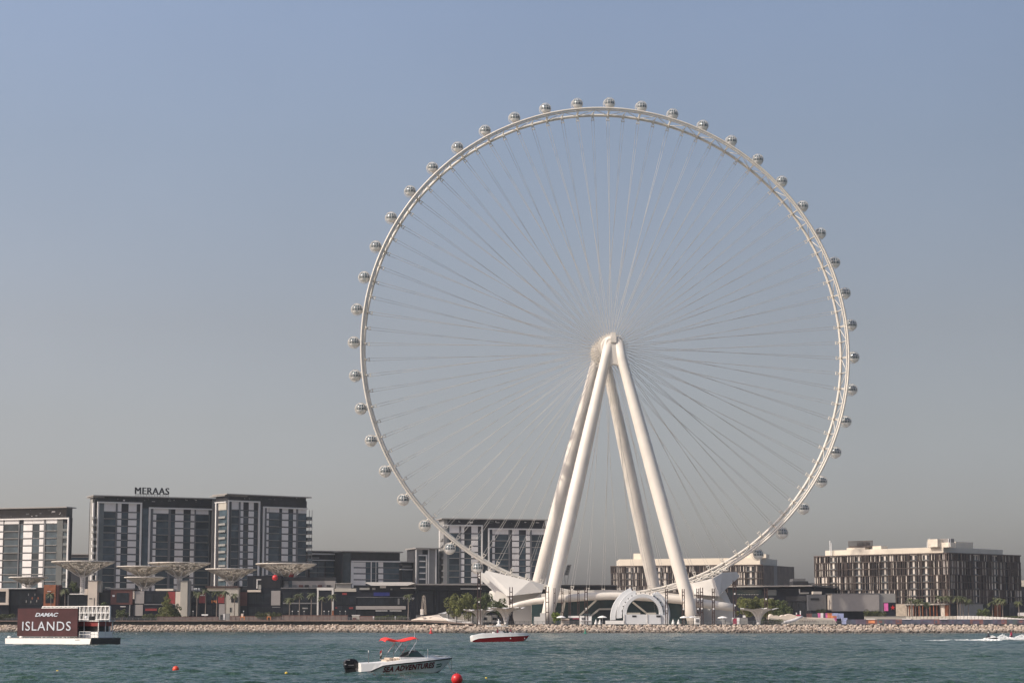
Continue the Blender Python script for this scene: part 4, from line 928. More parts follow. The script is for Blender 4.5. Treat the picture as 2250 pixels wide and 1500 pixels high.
    for x0, x1, h0, h1 in ((1383, 1412, 4.1, 7.4), (1620, 1650, 4.1, 6.8), (1652, 1676, 4.1, 6.2)):
        u0, u1 = FL.uz(x0, 1230)[0], FL.uz(x1, 1230)[0]; mb = MB(); FL.box(mb, u0, u1, zt+h0, zt+h1, -16, -8); mb.build('plant_room', 'roofcream', r)
    F = Facade(2236, 1120, 2330, 1120); r = thing('hotel_building', 'pale roofed building edge cut off at the right border', 'hotel', F.pt(0, GZ)); F.part(r, 'wall', 'darkwall', 2243, 1289, 2330, 1372, 0, -20); F.part(r, 'roof_storey', 'roofcream', 2243, 1274, 2330, 1288, .2, -20)
    F = Facade(2222, 1000, 2330, 1000); r = thing('villa', 'low dark building with white wall at the right border behind the white fence', 'building', F.pt(0, GZ)); F.part(r, 'wall', 'navy', 2229, 1322, 2330, 1372, 0, -10); F.part(r, 'white_wall', 'panel', 2236, 1345, 2330, 1358, 1.5, .5)
    # floodlight tower beyond
    F = Facade(1235, 1180, 1255, 1180); r = thing('floodlight_tower', 'thin leaning floodlight lattice tower seen between the left legs of the wheel', 'tower', F.P(1245, 1290)); mb = MB()
    L = [(1240.5, 1262), (1247, 1241), (1254.5, 1240), (1249, 1262), (1246, 1287), (1242.5, 1287)]
    P = [at(x, y, 1180) for x, y in L]
    for i in range(6): mb.bar(P[i], P[(i+1) % 6], .5)
    for k in range(4):
        a, b = P[0].lerp(P[1], k/4), P[3].lerp(P[2], k/4); mb.bar(a, b, .5)
        for q in np.linspace(.15, .85, 4): p = a.lerp(b, q); mb.box((p.x-.45, p.y-.3, p.z), (p.x+.45, p.y+.3, p.z+1.0))
    mb.bar(P[0], P[5], .4); mb.bar(P[3], P[4], .4)
    mb.bar(P[4], at(1246, 1372, 1180), .6); mb.bar(P[5], at(1242.5, 1372, 1180), .6); mb.build('lattice', 'slab', r)
hotels()
# ================================================================== LATTICE CANOPIES
def canopy(lab, px, ytop, hw, ycone, ybase, D, seed):
    rg = random.Random(seed); k = mpp(D); c = at(px, ytop, D); zt = c.z; zc = at(px, ycone, D).z; R = hw*k; r0 = 6.2*k
    r = thing('lattice_canopy', lab, 'shade canopy', (c.x, c.y, GZ), 'lattice shade canopies over the shops')
    cx, cy = c.x, c.y; H = zt-zc
    def pt(f, a, lift=0): 
        rr = r0+(R-r0)*f; return Vector((cx+rr*math.cos(a), cy+rr*math.sin(a), zc+H*.93*f**.92+lift))
    NR, NA = 11, 56; mb = MB(); sk = MB()
    for i in range(NR):
        f0, f1 = i/NR, (i+1)/NR
        for j in range(NA):
            a0, a1 = 2*math.pi*j/NA, 2*math.pi*(j+1)/NA
            if rg.random() < .30: sk.add([pt(f0, a0), pt(f0, a1), pt(f1, a1), pt(f1, a0, rg.uniform(-.3, .3))], [(0, 1, 2, 3)])
            elif rg.random() < .6: mb.bar(pt(f0, a0), pt(f1, a1), .17)
            else: mb.bar(pt(f0, a1), pt(f1, a0), .17)
            if i < NR-1 and rg.random() < .5: mb.bar(pt(f1, a0), pt(f1, a0)+Vector((0, 0, .9)), .15)
    for j in range(NA): mb.bar(pt(0, 2*math.pi*j/NA), pt(1, 2*math.pi*j/NA), .13)
    for i in range(1, NR): mb.tube([pt(i/NR, 2*math.pi*j/NA) for j in range(NA)], .09, 4, closed=True)
    for j in range(NA):                                   # upper flat lattice
        a = 2*math.pi*j/NA; b = 2*math.pi*(j+3)/NA
        p, q = Vector((cx+R*math.cos(a), cy+R*math.sin(a), zt-.35)), Vector((cx+R*.3*math.cos(b), cy+R*.3*math.sin(b), zt-.45)); mb.bar(p, q, .15)
    mb.build('lattice', 'lattice', r); sk.build('shade_panels', 'lattice', r)
    MB().lathe([(R-.25, zt-.55), (R+.12, zt-.4), (R+.12, zt), (R-.5, zt+.05)], (cx, cy, 0), 48).build('rim', 'lattice_rim', r)
    br = MB()
    for j in range(9):
        a = 2*math.pi*j/9+.2; p = Vector((cx+r0*.85*math.cos(a), cy+r0*.85*math.sin(a), zc-.9)); br.tube([p, p.lerp(pt(.36, a), .55)+Vector((0, 0, -.45)), pt(.46, a, -.15)], .24, 5)
    br.build('branches', 'latticewhite', r)
    co = MB(); zb = at(px, ybase, D).z
    for j in range(10):
        a = 2*math.pi*j/10; x, y = cx+r0*.8*math.cos(a), cy+r0*.8*math.sin(a); co.tube([(x, y, zc+.1), (x, y, GZ)], .16, 5)
    z = zc
    while z > zb-.5:
        co.tube([(cx+r0*.8*math.cos(t), cy+r0*.8*math.sin(t), z) for t in [2*math.pi*i/14 for i in range(14)]], .09, 4, closed=True); z -= 1.0
    co.build('column', 'latticewhite', r)
DC_ = 1045
canopy('smallest lattice canopy, over the dark glass shop at the far left', 63, 1267, 42, 1284, 1294, DC_, 1)
canopy('wide lattice canopy standing behind the first cream pylon', 183, 1233, 68, 1263, 1303, DC_, 2)
canopy('lattice canopy directly above a smaller one, left of the conifer', 316, 1243.5, 58, 1266, 1295, DC_, 3)
canopy('small lattice canopy tucked below another canopy left of the conifer', 318, 1267, 44, 1288, 1296, DC_-9, 4)
canopy('broad lattice canopy above the second cream pylon by the conifer', 395, 1235.5, 67, 1265, 1297, DC_+8, 5)
canopy('lattice canopy above the beige shop with the dark flat roof', 508, 1249, 56, 1275, 1287, DC_, 6)
canopy('wide lattice canopy next to the red globes', 629, 1237.5, 66, 1268, 1290, DC_-6, 7)
for x, y, lab in ((604.5, 1268.5, 'red globe lantern hanging left of the canopy column'), (640, 1262.5, 'red globe lantern half hidden under the canopy right of its column')):
    c = at(x, y, DC_-26 if x < 620 else DC_-8); r = thing('globe_lantern', lab, 'lantern', c, 'red globe lanterns')
    mb = MB(); mb.ball(c, 1.45, 2, .02); mb.build('globe', 'redbright', r, True); mb = MB(); mb.tube([c+Vector((0, 0, 1.3)), c+Vector((0, 0, 3.4))], .06, 5); mb.build('hanger', 'slab', r)
    mb = MB(); mb.tube([c+Vector((math.cos(t)*1.47, math.sin(t)*1.47, .1)) for t in [2*math.pi*i/24 for i in range(24)]], .08, 4, closed=True); mb.build('band', 'red', r)

# ================================================================== TREES, PALMS, HEDGES
def leaf_cloud(mb, c, rx, ry, rz, n, size, rg, shape='ball'):
    c = Vector(c)
    for _ in range(n):
        while True:
            p = Vector((rg.uniform(-1, 1), rg.uniform(-1, 1), rg.uniform(-1, 1)))
            if p.length < 1: break
        p = p.normalized()*(p.length**.45) if shape == 'ball' else p
        q = c+Vector((p.x*rx, p.y*ry, p.z*rz)); u = Vector((rg.gauss(0, 1), rg.gauss(0, 1), rg.gauss(0, .7))).normalized(); v = u.cross(Vector((rg.gauss(0, 1), rg.gauss(0, 1), rg.gauss(0, 1)))).normalized(); s = size*rg.uniform(.6, 1.3)
        mb.add([q-u*s, q-v*s*.55, q+u*s, q+v*s*.55], [(0, 1, 2, 3)])
def tree(lab, px, ytop, ybot, w, D, seed, m='leaf', n=4200, name='tree', group='trees on the island', trunk=.35):
    rg = random.Random(seed); k = mpp(D); b = at(px, 1368, D); b.z = GZ; zt = at(px, ytop, D).z; zb = at(px, ybot, D).z; W_ = w*k/2; Hc = zt-zb
    r = thing(name, lab, 'tree', b, group); mb = MB()
    nb = 22
    for i in range(nb):
        a = rg.uniform(0, 6.28); f = rg.uniform(.1, .84); cz = zb+Hc*rg.uniform(.15, .84-.25*f*f); s = rg.uniform(.16, .40)
        leaf_cloud(mb, (b.x+W_*f*math.cos(a), b.y+W_*f*math.sin(a), cz), W_*s, W_*s, Hc*s*.62, n//nb, .34, rg)
    mb.build('crown', m, r)
    t = MB(); t.tube([b, b+Vector((.2, 0, (zb-b.z)*.6)), b+Vector((0, .2, zb-b.z+Hc*.3))], [trunk, trunk*.8, trunk*.5], 7)
    for i in range(5):
        a = i*1.256; t.tube([b+Vector((0, 0, (zb-b.z)*.8)), b+Vector((math.cos(a)*W_*.5, math.sin(a)*W_*.5, zb-b.z+Hc*.45))], [trunk*.5, .08], 5)
    t.build('trunk', 'bark', r)
DT = 915
tree('broad leafy tree leftmost of the green clump by the curved white terrace', 997, 1301, 1356, 50, DT, 31)
tree('leafy tree in the middle of the green clump left of the boarding platform', 1029, 1303, 1358, 58, DT-6, 32)
tree('dark leafy tree behind the tall rust mast left of the boarding platform', 1062, 1299, 1354, 56, DT+6, 33, 'leafdark')
tree('low spreading tree in front of the slanted platform support', 1101, 1314, 1354, 60, DT-16, 34, 'leafdark')
tree('small bright green tree at the foot of the left front leg', 1222, 1340, 1366, 20, 905, 35, 'leafbright', 1300, trunk=.12)
tree('leafy tree leftmost of the clump behind the single white canopy', 1639, 1309, 1354, 48, 930, 36)
tree('tallest leafy tree in the middle of the clump behind the single white canopy', 1669, 1306, 1355, 46, 936, 37)
tree('leafy tree right of the tall rust mast by the climbing hill', 1693, 1311, 1355, 42, 928, 38)
tree('rightmost tree of the clump, its low branches reaching toward the climbing hill', 1717, 1314, 1357, 46, 926, 39, 'leafdark')
tree('dark round bush pressed against the cream pylon beside the conifer', 386, 1325, 1358, 26, 1002, 40, 'leafdark', 1500, 'bush', 'shrubs before the shops')
tree('small round tree before the dark shop right of the first cream pylon', 229, 1319, 1340, 26, 1006, 41, 'leafdark', 1200)
tree('bushy shrub in front of the red brown framed shop', 268, 1334, 1357, 30, 1003, 42, 'leafdark', 1200, 'bush', 'shrubs before the shops')
tree('dark trees showing between the left edge tower and the first wide canopy', 160, 1272, 1305, 28, 1036, 43, 'leafdark', 1200)
tree('olive shrub by the stone wall under the right hotel', 2160, 1333, 1356, 34, 985, 44, 'leafdark', 1300, 'bush', 'shrubs before the right hotel')
tree('dark shrub at the corner of the podium box before the climbing hill', 1805, 1336, 1350, 30, 1010, 45, 'leafdark', 900, 'bush', 'shrubs before the right hotel')
def conifer():
    D = 1000; rg = random.Random(8); b = at(366, 1362, D); b.z = 5; r = thing('conifer', 'dense conical evergreen tree before the cream pylon', 'tree', b); mb = MB(); zt = at(366, 1303, D).z; zb = at(366, 1357, D).z
    for i in range(16):
        f = i/15; R = (1-f)**.9*5.3+.25; z = zb+(zt-zb)*f
        for j in range(int(2+7*(1-f))):
            a = rg.uniform(0, 6.28); leaf_cloud(mb, (b.x+R*.6*math.cos(a), b.y+R*.6*math.sin(a), z), R*.45, R*.45, .75, 80, .26, rg)
    mb.build('crown', 'leaf', r); MB().tube([b, (b.x, b.y, zt-1)], [.35, .05], 7).build('trunk', 'bark', r)
conifer()
def hedge(lab, x0, x1, y0, y1, D, seed, m='hedge'):
    rg = random.Random(seed); a, b = at(x0, y0, D), at(x1, y1, D); mb = MB(); n = int((b.x-a.x)*(a.z-b.z)*26)
    leaf_cloud(mb, ((a.x+b.x)/2, D, (a.z+b.z)/2), (b.x-a.x)/2, 1.2, (a.z-b.z)/2, n, .26, rg, 'box')
    nb = max(2, int((b.x-a.x)/2.2))
    for i in range(nb): leaf_cloud(mb, (a.x+(b.x-a.x)*(i+.5)/nb, D, b.z+(a.z-b.z)*rg.uniform(.45, .7)), 1.5, 1.3, (a.z-b.z)*.45, 150, .26, rg)
    tag(mb.build('hedge', m), lab, 'hedge', 'hedges along the waterfront')
hedge('low green planting at the left edge of the boardwalk', -20, 32, 1348, 1361, 1000, 51)
hedge('low hedge at the foot of the conifer', 312, 350, 1349, 1362, 996, 52)
hedge('clipped hedge strip right of the conifer', 352, 412, 1354, 1362, 994, 53)
hedge('dark green shrub hedge between the orange chairs and the white portal', 562, 619, 1344, 1360, 985, 54)
hedge('long trimmed hedge before the restaurant terrace', 824, 892, 1351.5, 1363, 955, 55)
hedge('olive hedge mound in front of the pink sign', 1898, 1948, 1340, 1360, 965, 56)
hedge('green planting at the right border behind the white fence', 2205, 2262, 1353, 1362, 960, 57)
hedge('dark low planting behind the single white canopy', 1672, 1720, 1360, 1372, 890, 58, 'leafdark')
def palm_crowns():
    out = []
    for v in range(3):
        rg = random.Random(60+v); mb = MB()
        for i in range(30):
            a = rg.uniform(0, 6.28); e = rg.uniform(-.75, 1.3); L = rg.uniform(1.7, 2.4); d = Vector((math.cos(a), math.sin(a), 0)); side = Vector((-d.y, d.x, 0)); pts = []
            for k in range(6):
                t = k/5; pts.append(d*(L*t*math.cos(e*.6))+Vector((0, 0, L*t*math.sin(e)*.8-1.25*t*t)))
            for k in range(5):
                p, q = pts[k], pts[k+1]; wd = .30*(1-(k/5)**2)+.05
                mb.add([p-side*wd+Vector((0, 0, -.10)), p, q, q-side*wd*.8+Vector((0, 0, -.14))], [(0, 1, 2, 3)]); mb.add([p, p+side*wd+Vector((0, 0, -.10)), q+side*wd*.8+Vector((0, 0, -.14)), q], [(0, 1, 2, 3)])
        mb.ball((0, 0, -.1), .4, 1); o = mb.build('crown', 'frond'); out.append(o.data); bpy.data.objects.remove(o)
    return out
PC = palm_crowns()
PALMS = [(112, 1304, 1008, 'palm in front of the rust orange cube'), (143, 1295, 1010, 'palm right of the rust orange cube before the dark glazed shop'),
 (433, 1302, 1006, 'palm leftmost of the row right of the conifer'), (452, 1297, 1006, 'second palm right of the conifer, in front of the red panel'), (476.5, 1300, 1005, 'palm before the orange sign letters'), (496, 1300, 1005, 'palm before the left edge of the beige shop'), (515, 1306, 1004, 'palm before the window of the beige shop'),
 (636, 1315, 995, 'shortest palm left of the white portal'), (658, 1306, 993, 'palm midway between the canopy column and the white portal'), (684, 1305, 992, 'palm just left of the white portal'), (707, 1312, 990, 'palm standing inside the white portal'), (729, 1308, 988, 'palm overlapping the right post of the white portal'), (897, 1308, 955, 'lone palm in front of the restaurant lettering'),
 (2001.5, 1316, 1000, 'palm leftmost of the row before the hotel entrance'), (2011, 1319, 1003, 'second palm before the hotel entrance, close beside the leftmost'), (2021, 1318, 998, 'bushy palm third in the row before the hotel entrance'), (2036, 1324, 1000, 'short palm before the middle of the hotel entrance'), (2065, 1311, 1002, 'slim palm before the right end of the hotel entrance'), (2085, 1311, 1004, 'slim tall palm right at the hotel corner'),
 (2103, 1312, 998, 'palm leftmost of the dense group right of the hotel corner'), (2109, 1311, 1003, 'palm second in the dense group right of the hotel corner'), (2115, 1313, 1000, 'palm third in the dense group right of the hotel corner'), (2127, 1318, 1004, 'palm rightmost of the dense group right of the hotel corner'),
 (2180, 1323, 1000, 'palm left of the orange rust panels at the right'), (2191, 1316, 1003, 'palm tallest of those by the orange rust panels'), (2202, 1317, 1000, 'palm right of the orange rust panels'), (2238, 1322, 985, 'lone palm at the right border')]
for i, (x, y, D, lab) in enumerate(PALMS):
    p = at(x, y, D); b = Vector((p.x, p.y, GZ if x > 900 else 5.0)); r = thing('palm_tree', lab, 'palm', b, 'palms along the waterfront')
    h = p.z-b.z; MB().tube([b, b+Vector((.12, 0, h*.5)), b+Vector((0, 0, h))], [.30, .21, .19], 7).build('trunk', 'bark', r)
    o = bpy.data.objects.new('crown', PC[i % 3]); COL.objects.link(o); o.parent = r; o.location = (0, 0, h); o.rotation_euler = (0, 0, i*1.7); s = 1.12+.2*((i*37) % 10)/10; o.scale = (s, s, s)

# ================================================================== PROMENADE FURNITURE
def masts():
    XS = [(1052.5, 1256, 6, 'tall rust brown mast rising in front of the leafy trees'), (1123, 1289, 5.6, 'rust brown mast left of the left front leg, before the boarding platform'), (1202.5, 1288, 6.4, 'rust brown mast against the sunlit left edge of the left front leg'), (1218.5, 1291, 3, 'narrow rust brown mast on the face of the left front leg'),
          (1235.8, 1290, 3.4, 'narrow rust brown mast just right of the left front leg'), (1252, 1290, 3.2, 'narrow rust brown mast second right of the left front leg'), (1271, 1292, 3.2, 'narrow rust brown mast third right of the left front leg'), (1288, 1290, 5.4, 'rust brown mast behind the turquoise stall sign'), (1465, 1293, 4.2, 'rust brown mast rising from behind the stage shell'), (1502, 1293, 4.4, 'rust brown mast against the left edge of the right front leg'),
          (1534, 1292, 4.4, 'rust brown mast left one of the close pair right of the right front leg'), (1542.3, 1290, 5, 'rust brown mast right one of the close pair right of the right front leg'), (1568, 1292, 4.2, 'rust brown mast in front of the right boarding platform'), (1615, 1274, 6, 'tall rust brown mast at the right end of the terminal'), (1684, 1291, 5.6, 'rust brown mast beside the single white canopy')]
    for x, yt, gap, lab in XS:
        D = 880 if gap > 4 else 915
        k = mpp(D); b = at(x, 1368, D); b.z = GZ; zt = at(x, yt, D).z; g = gap*k*.5; r = thing('light_mast', lab, 'light mast', b, 'rust brown light masts on the promenade')
        for s in (-1, 1): MB().bar(b+Vector((s*g, 0, 0)), Vector((b.x+s*g, b.y, zt)), .36 if gap > 4 else .26).build('post', 'rustmast', r)
        mb = MB(); z = GZ+ (zt-GZ)*.32
        while z < zt-1.2: mb.box((b.x-g, b.y-.12, z), (b.x+g, b.y+.12, z+.35)); z += 1.5 if GZ+(zt-GZ)*.6 < z < GZ+(zt-GZ)*.85 else 4.2
        mb.build('rungs', 'rustmast', r)
        if gap > 4:
            for q in (.42, .68): mb = MB(); mb.box((b.x-.3, b.y-.5, GZ+(zt-GZ)*q), (b.x+.3, b.y-.15, GZ+(zt-GZ)*q+.6)); mb.build('lamp', 'white', r)
masts()
def white_canopy(lab, px, ytop, hw, D, rot):
    k = mpp(D); b = at(px, 1369, D); b.z = GZ; H = at(px, ytop, D).z-GZ; R = hw*k; r = thing('tree_canopy', lab, 'shade canopy', b, 'white tree shaped canopies')
    for i in range(5):
        a = rot+i*2*math.pi/5; d = Vector((math.cos(a), math.sin(a), 0)); s = Vector((-d.y, d.x, 0)); top, bot = [], []
        n = 12; mb = MB(); L, Rr, Cc = [], [], []
        for j in range(n+1):
            t = j/n; rr = .45+(R-.45)*t**2.0; z = H*(1-(1-t)**2.3)*.93+.07*H*t; wd = .5+ (R*.62)*t**1.5*(1 if t < .8 else 1-(t-.8)*1.2)
            p = b+d*rr+Vector((0, 0, z)); L.append(p+s*wd+Vector((0, 0, .25*t))); Rr.append(p-s*wd+Vector((0, 0, .25*t))); Cc.append(p+Vector((0, 0, -.35*t)))
        up = Vector((0, 0, .16)); m_ = n+1
        vs = L+Cc+Rr+[q+up for q in L]+[q+up for q in Cc]+[q+up for q in Rr]; fs = []
        for j in range(n):
            for o_ in (0, m_): fs.append((o_+j, o_+j+1, o_+m_+j+1, o_+m_+j))
            for o_ in (3*m_, 4*m_): fs.append((o_+j, o_+m_+j, o_+m_+j+1, o_+j+1))
            fs.append((j, 3*m_+j, 3*m_+j+1, j+1)); fs.append((2*m_+j, 2*m_+j+1, 5*m_+j+1, 5*m_+j))
        mb.add(vs, fs); mb.build('petal', 'greypanel' if False else 'panel', r)
        eb = MB(); eb.tube(L, .13, 5); eb.tube(Rr, .13, 5); eb.tube(Cc, .12, 5); eb.build('rib', 'white', r)
    MB().lathe([(.95, 0), (.75, H*.25), (.4, H*.5)], b, 10).build('base', 'panel', r)
white_canopy('white tree shaped canopy leftmost of the three, beside the tall rust mast', 1056, 1340, 33, 890, .3)
white_canopy('white tree shaped canopy in front of the boarding platform wall', 1112, 1335.5, 37, 880, .9)
white_canopy('single white tree shaped canopy before the trees right of the terminal', 1667, 1337, 39, 880, .5)
def parasols():
    proto = None
    for x, y, w_, D, lab in ((1233, 1352, 10, 876, 'open white parasol right of the small bright tree'), (1323.5, 1352, 10, 876, 'open white parasol just left of the stage shell'), (1503, 1352.5, 9, 878, 'open white parasol left one of the pair before the right front leg'), (1519, 1352, 9.5, 882, 'open white parasol right one of the pair before the right front leg'), (1588, 1353, 11, 876, 'open white parasol in front of the right boarding platform')):
        k = mpp(D); b = at(x, 1369, D); b.z = GZ; zt = at(x, y, D).z; h = 3.4
        if proto is None:
            r = thing('parasol', lab, 'parasol', b, 'open white parasols on the promenade'); proto = r
            mb = MB(); mb.lathe([(1.95, h-.75), (1.9, h-.55), (1.2, h-.22), (.5, h-.04), (.02, h+.06)], b, 8); mb.build('canopy', 'fabricwhite', r); MB().tube([b, b+Vector((0, 0, h))], .06, 6).build('pole', 'panel', r)
            MB().lathe([(.4, 0), (.4, .1), (.05, .14)], b, 10).build('base', 'slab', r)
        else: r = dup(proto, b, lab)
        r.scale = (w_/10, w_/10, (zt-GZ)/h)
    for x, lab in ((1309.5, 'folded white parasol left of the open parasol by the stage'), (1318, 'folded white parasol close beside the open parasol by the stage'), (1491, 'folded white parasol right of the stage shell'), (1479, 'short folded white parasol touching the stage shell')):
        D = 874; b = at(x, 1370, D); b.z = GZ; r = thing('folded_parasol', lab, 'parasol', b, 'folded white parasols'); MB().lathe([(.62, .25), (.7, .5), (.5, 1.1), (.22, 1.9), (.05, 2.2)], b, 10).build('folded_canopy', 'fabricwhite', r); MB().tube([b, b+Vector((0, 0, 2.5))], .05, 5).build('pole', 'panel', r)
parasols()
def kiosks():
    def kiosk(name, lab, cat, x0, y0, x1, y1, D, m, extras=(), depth=2.5):
        F = Facade(x0, D, x1, D); r = thing(name, lab, cat, F.pt(F.L/2, GZ)); F.part(r, 'wall', m, x0, y0, x1, y1, 0, -depth)
        for e in extras: F.part(r, e[0], e[1], *e[2:6], .18 if len(e) < 7 else e[6], -.05)
        return r
    kiosk('food_stall', 'white stall with turquoise sign board behind a rust mast', 'stall', 1274, 1352, 1300, 1372, 880, 'fabricwhite', (('sign_board', 'graf_teal', 1283, 1347, 1297, 1352), ('hatch', 'slab', 1278, 1356, 1286, 1361), ('counter', 'panel', 1275, 1362, 1299, 1363, .6)))
    kiosk('shelf_stall', 'cream stall with rows of goods under the parasol by the bright tree', 'stall', 1234, 1358, 1251, 1372, 878, 'cream', (('shelf', 'redbrown', 1234, 1361, 1251, 1362, .4), ('shelf', 'greyconc', 1235, 1365, 1250, 1366, .4)))
    kiosk('food_stall', 'low white stall roof right of the shelf stall', 'stall', 1249, 1352, 1272, 1356.5, 884, 'fabricwhite', (('awning', 'clothred', 1258, 1357.5, 1273, 1359.5), ('dark_opening', 'black', 1252, 1359, 1271, 1369)))
    kiosk('kiosk', 'small white kiosk with dark hatch under the white tree canopy', 'kiosk', 1081, 1349.5, 1093, 1366, 896, 'fabricwhite', (('hatch', 'black', 1082, 1356, 1092, 1361.5),))
    kiosk('kiosk', 'pale green grey service building between the two white tree canopies', 'kiosk', 1058, 1351, 1080, 1366, 902, 'greyconc', (('window', 'shopglass', 1061, 1355, 1069, 1361),))
    kiosk('kiosk', 'white kiosk with magenta posters right of the terminal', 'kiosk', 1609, 1356.5, 1643, 1371, 876, 'greyconc', (('poster', 'white', 1619, 1356, 1625, 1371), ('poster', 'white', 1609, 1356, 1612, 1360), ('poster', 'clothred', 1611, 1358, 1618.5, 1371), ('roof_tank', 'white', 1632, 1351, 1638, 1356)))
    kiosk('pavilion', 'white bar pavilion under the pair of parasols', 'stall', 1527, 1356, 1537, 1371, 872, 'fabricwhite', (('opening', 'slab', 1529, 1359, 1536, 1366),))
    kiosk('lifeguard_booth', 'small grey booth on the boardwalk in front of the beige shop', 'booth', 481, 1347, 504, 1361, 994, 'greyconc', (('opening', 'darkwall', 484, 1350, 489, 1360), ('pillar', 'panel', 491, 1348, 494, 1361)))
    kiosk('stall', 'red cart with white roof before the second palm', 'stall', 442, 1354, 457, 1360, 995, 'rust', (('roof', 'white', 443, 1348.5, 457, 1351.5), ('roof_post', 'slab', 449, 1351, 450, 1355)))
    kiosk('stall', 'rounded grey stall on the boardwalk right of the low dark shop', 'stall', 774, 1351, 789, 1360, 968, 'beige', (('hatch', 'redbrown', 775, 1356, 783, 1361), ('roof', 'panel', 773, 1350, 791, 1351.5)))
    kiosk('stall', 'brick red stall with dark opening on the boardwalk end by the white terrace', 'stall', 914, 1361, 928, 1365, 930, 'rust', (('frame', 'slab', 914, 1351, 928, 1353), ('post', 'slab', 914, 1353, 915, 1361), ('post', 'slab', 927, 1353, 928, 1361), ('screen', 'greyconc', 915, 1354, 927, 1358)))
    for x, lab in ((533, 'bright orange chair sculpture before the tall dark restaurant'), (591, 'bright orange chair sculpture in front of the shrub hedge')):
        D = 984; b = at(x, 1361, D); r = thing('orange_chair', lab, 'sculpture', b, 'orange chair sculptures'); mb = MB()
        for s in (-.8, .8): mb.bar(b+Vector((s, -.3, 0)), b+Vector((s*.9, 0, 1.6)), .3)
        mb.build('legs', 'orange', r); mb = MB(); mb.box((b.x-.9, b.y-.4, b.z+1.2), (b.x+.9, b.y+.5, b.z+1.5)); mb.build('seat', 'orange', r); mb = MB(); mb.box((b.x-.8, b.y+.3, b.z+1.5), (b.x+.2, b.y+.5, b.z+2.9)); mb.build('backrest', 'cream', r)
    # timber walls of the boardwalk terraces
    for i, (x0, x1, y0, D, lab) in enumerate(((345, 480, 1354.5, 992, 'timber board wall along the boardwalk below the conifer'), (505, 618, 1353, 988, 'timber board wall behind the orange chairs'), (620, 764, 1351, 982, 'timber board wall below the white portal and palms'), (790, 823, 1353, 966, 'short timber board wall left of the long trimmed hedge'))):
        F = Facade(x0, D, x1, D-4); r = thing('timber_wall', lab, 'wall', F.pt(F.L/2, 5.3), 'timber board walls'); F.part(r, 'boards', 'wood', x0, y0, x1, 1363, 0, -.5); F.part(r, 'capping', 'redbrown', x0, y0-.6, x1, y0, .1, -.6)
        for x in np.linspace(x0+2, x1-2, 12): F.part(r, 'batten', 'redbrown', x, y0, x+.7, 1362, .12)
    for i, x in enumerate((642, 655, 668, 722, 747, 759, 712, 535, 424)):
        D = 990; b = at(x, 1355, D); r = thing('lamp_post', 'slim pale lamp post %s' % ['left of the middle palm by the portal', 'right of the shortest palm', 'beside the hanging sign', 'inside the right half of the portal', 'right of the portal', 'at the right end of the timber wall', 'beside the palm inside the portal', 'next to the left orange chair', 'left of the palm row by the conifer'][i], 'lamp post', b, 'slim lamp posts on the boardwalk'); h = 2.6; MB().tube([b-Vector((0, 0, 1)), b+Vector((0, 0, h))], .07, 5).build('post', 'greyconc', r); MB().box((b.x-.2, b.y-.2, b.z+h), (b.x+.2, b.y+.2, b.z+h+.35)).build('lamp', 'white', r)
    # white terrace with lattice sculpture
    D = 918; r = thing('curved_terrace', 'curved white stone terrace sweeping down left of the leafy trees', 'terrace', at(960, 1366, D))
    solid(r, 'steps', 'cream', [(903, 1361, D), (910, 1358.5, D), (917, 1356.5, D), (926, 1353, D), (944, 1352, D), (955, 1350, D+4), (968, 1347, D+8), (968, 1349, D+8), (966, 1351, D+4), (970, 1354, D), (974, 1357.5, D-3), (985, 1360, D-5), (1000, 1363, D-6), (1040, 1366, D-6), (1040, 1374, D-6), (903, 1374, D)], [tuple(range(15, -1, -1))], 6)
    solid(r, 'parapet', 'fabricwhite', [(968, 1352, D-9), (974, 1355.5, D-10), (985, 1358.5, D-11), (1000, 1361.3, D-12), (1036, 1364.5, D-12), (1036, 1370, D-12), (985, 1364, D-11), (970, 1356, D-9)], [tuple(range(7, -1, -1))], .6)
    solid(r, 'upper_ramp', 'fabricwhite', [(955, 1350, D+9), (986, 1341, D+17), (1000, 1338.5, D+20), (1000, 1340.5, D+20), (988, 1343.5, D+17), (970, 1349.5, D+9), (958, 1352, D+9)], [tuple(range(6, -1, -1))], 2)
    FT = Facade(966, D+6, 1060, D+6); FT.part(r, 'pavilion_wall', 'greyconc', 968, 1347, 1056, 1372, 0, -4)
    for x in (982, 1000, 1018, 1036): FT.part(r, 'pavilion_post', 'panel', x, 1347, x+1.2, 1372, .3)
    FT.part(r, 'pavilion_bay', 'beige', 1006, 1350, 1034, 1364, .15)
    rg = random.Random(4)
    for i in range(16): x = rg.uniform(920, 968); y = 1354+rg.random()*8; F = Facade(x, D-1, x+5, D-1); F.part(r, 'step', 'panel', x, y, x+rg.uniform(2, 6), y+1.1, .5, -.3)
    r = thing('lattice_sculpture', 'slender white lattice arch sculpture before the long dark hall', 'sculpture', at(931, 1350, 925)); mb = MB(); D = 925
    def sp(s, t): return at(931+s*(3.6-2.6*t**2), 1349-41*t, D)
    for s in (-1, 1):
        for q in (-.3, .3):
            for k in range(8): mb.bar(sp(s, k/8)+Vector((q, 0, 0)), sp(s, (k+1)/8)+Vector((q, 0, 0)), .11)
        for k in range(14): mb.bar(sp(s, k/14)+Vector((-.35, 0, 0)), sp(s, (k+1)/14)+Vector((.35, 0, 0)), .08)
    mb.bar(sp(-1, 1), sp(1, 1), .3); mb.build('lattice', 'cream', r); F = Facade(922, D, 932, D); F.part(r, 'plinth', 'fabricwhite', 923.5, 1337.5, 930.5, 1350, -.3, -1.5)
    # climbing hill with slide, towers and net
    D = 902; r = thing('climbing_hill', 'cream playground climbing hill with jagged edge right of the tree clump', 'playground', at(1760, 1368, D))
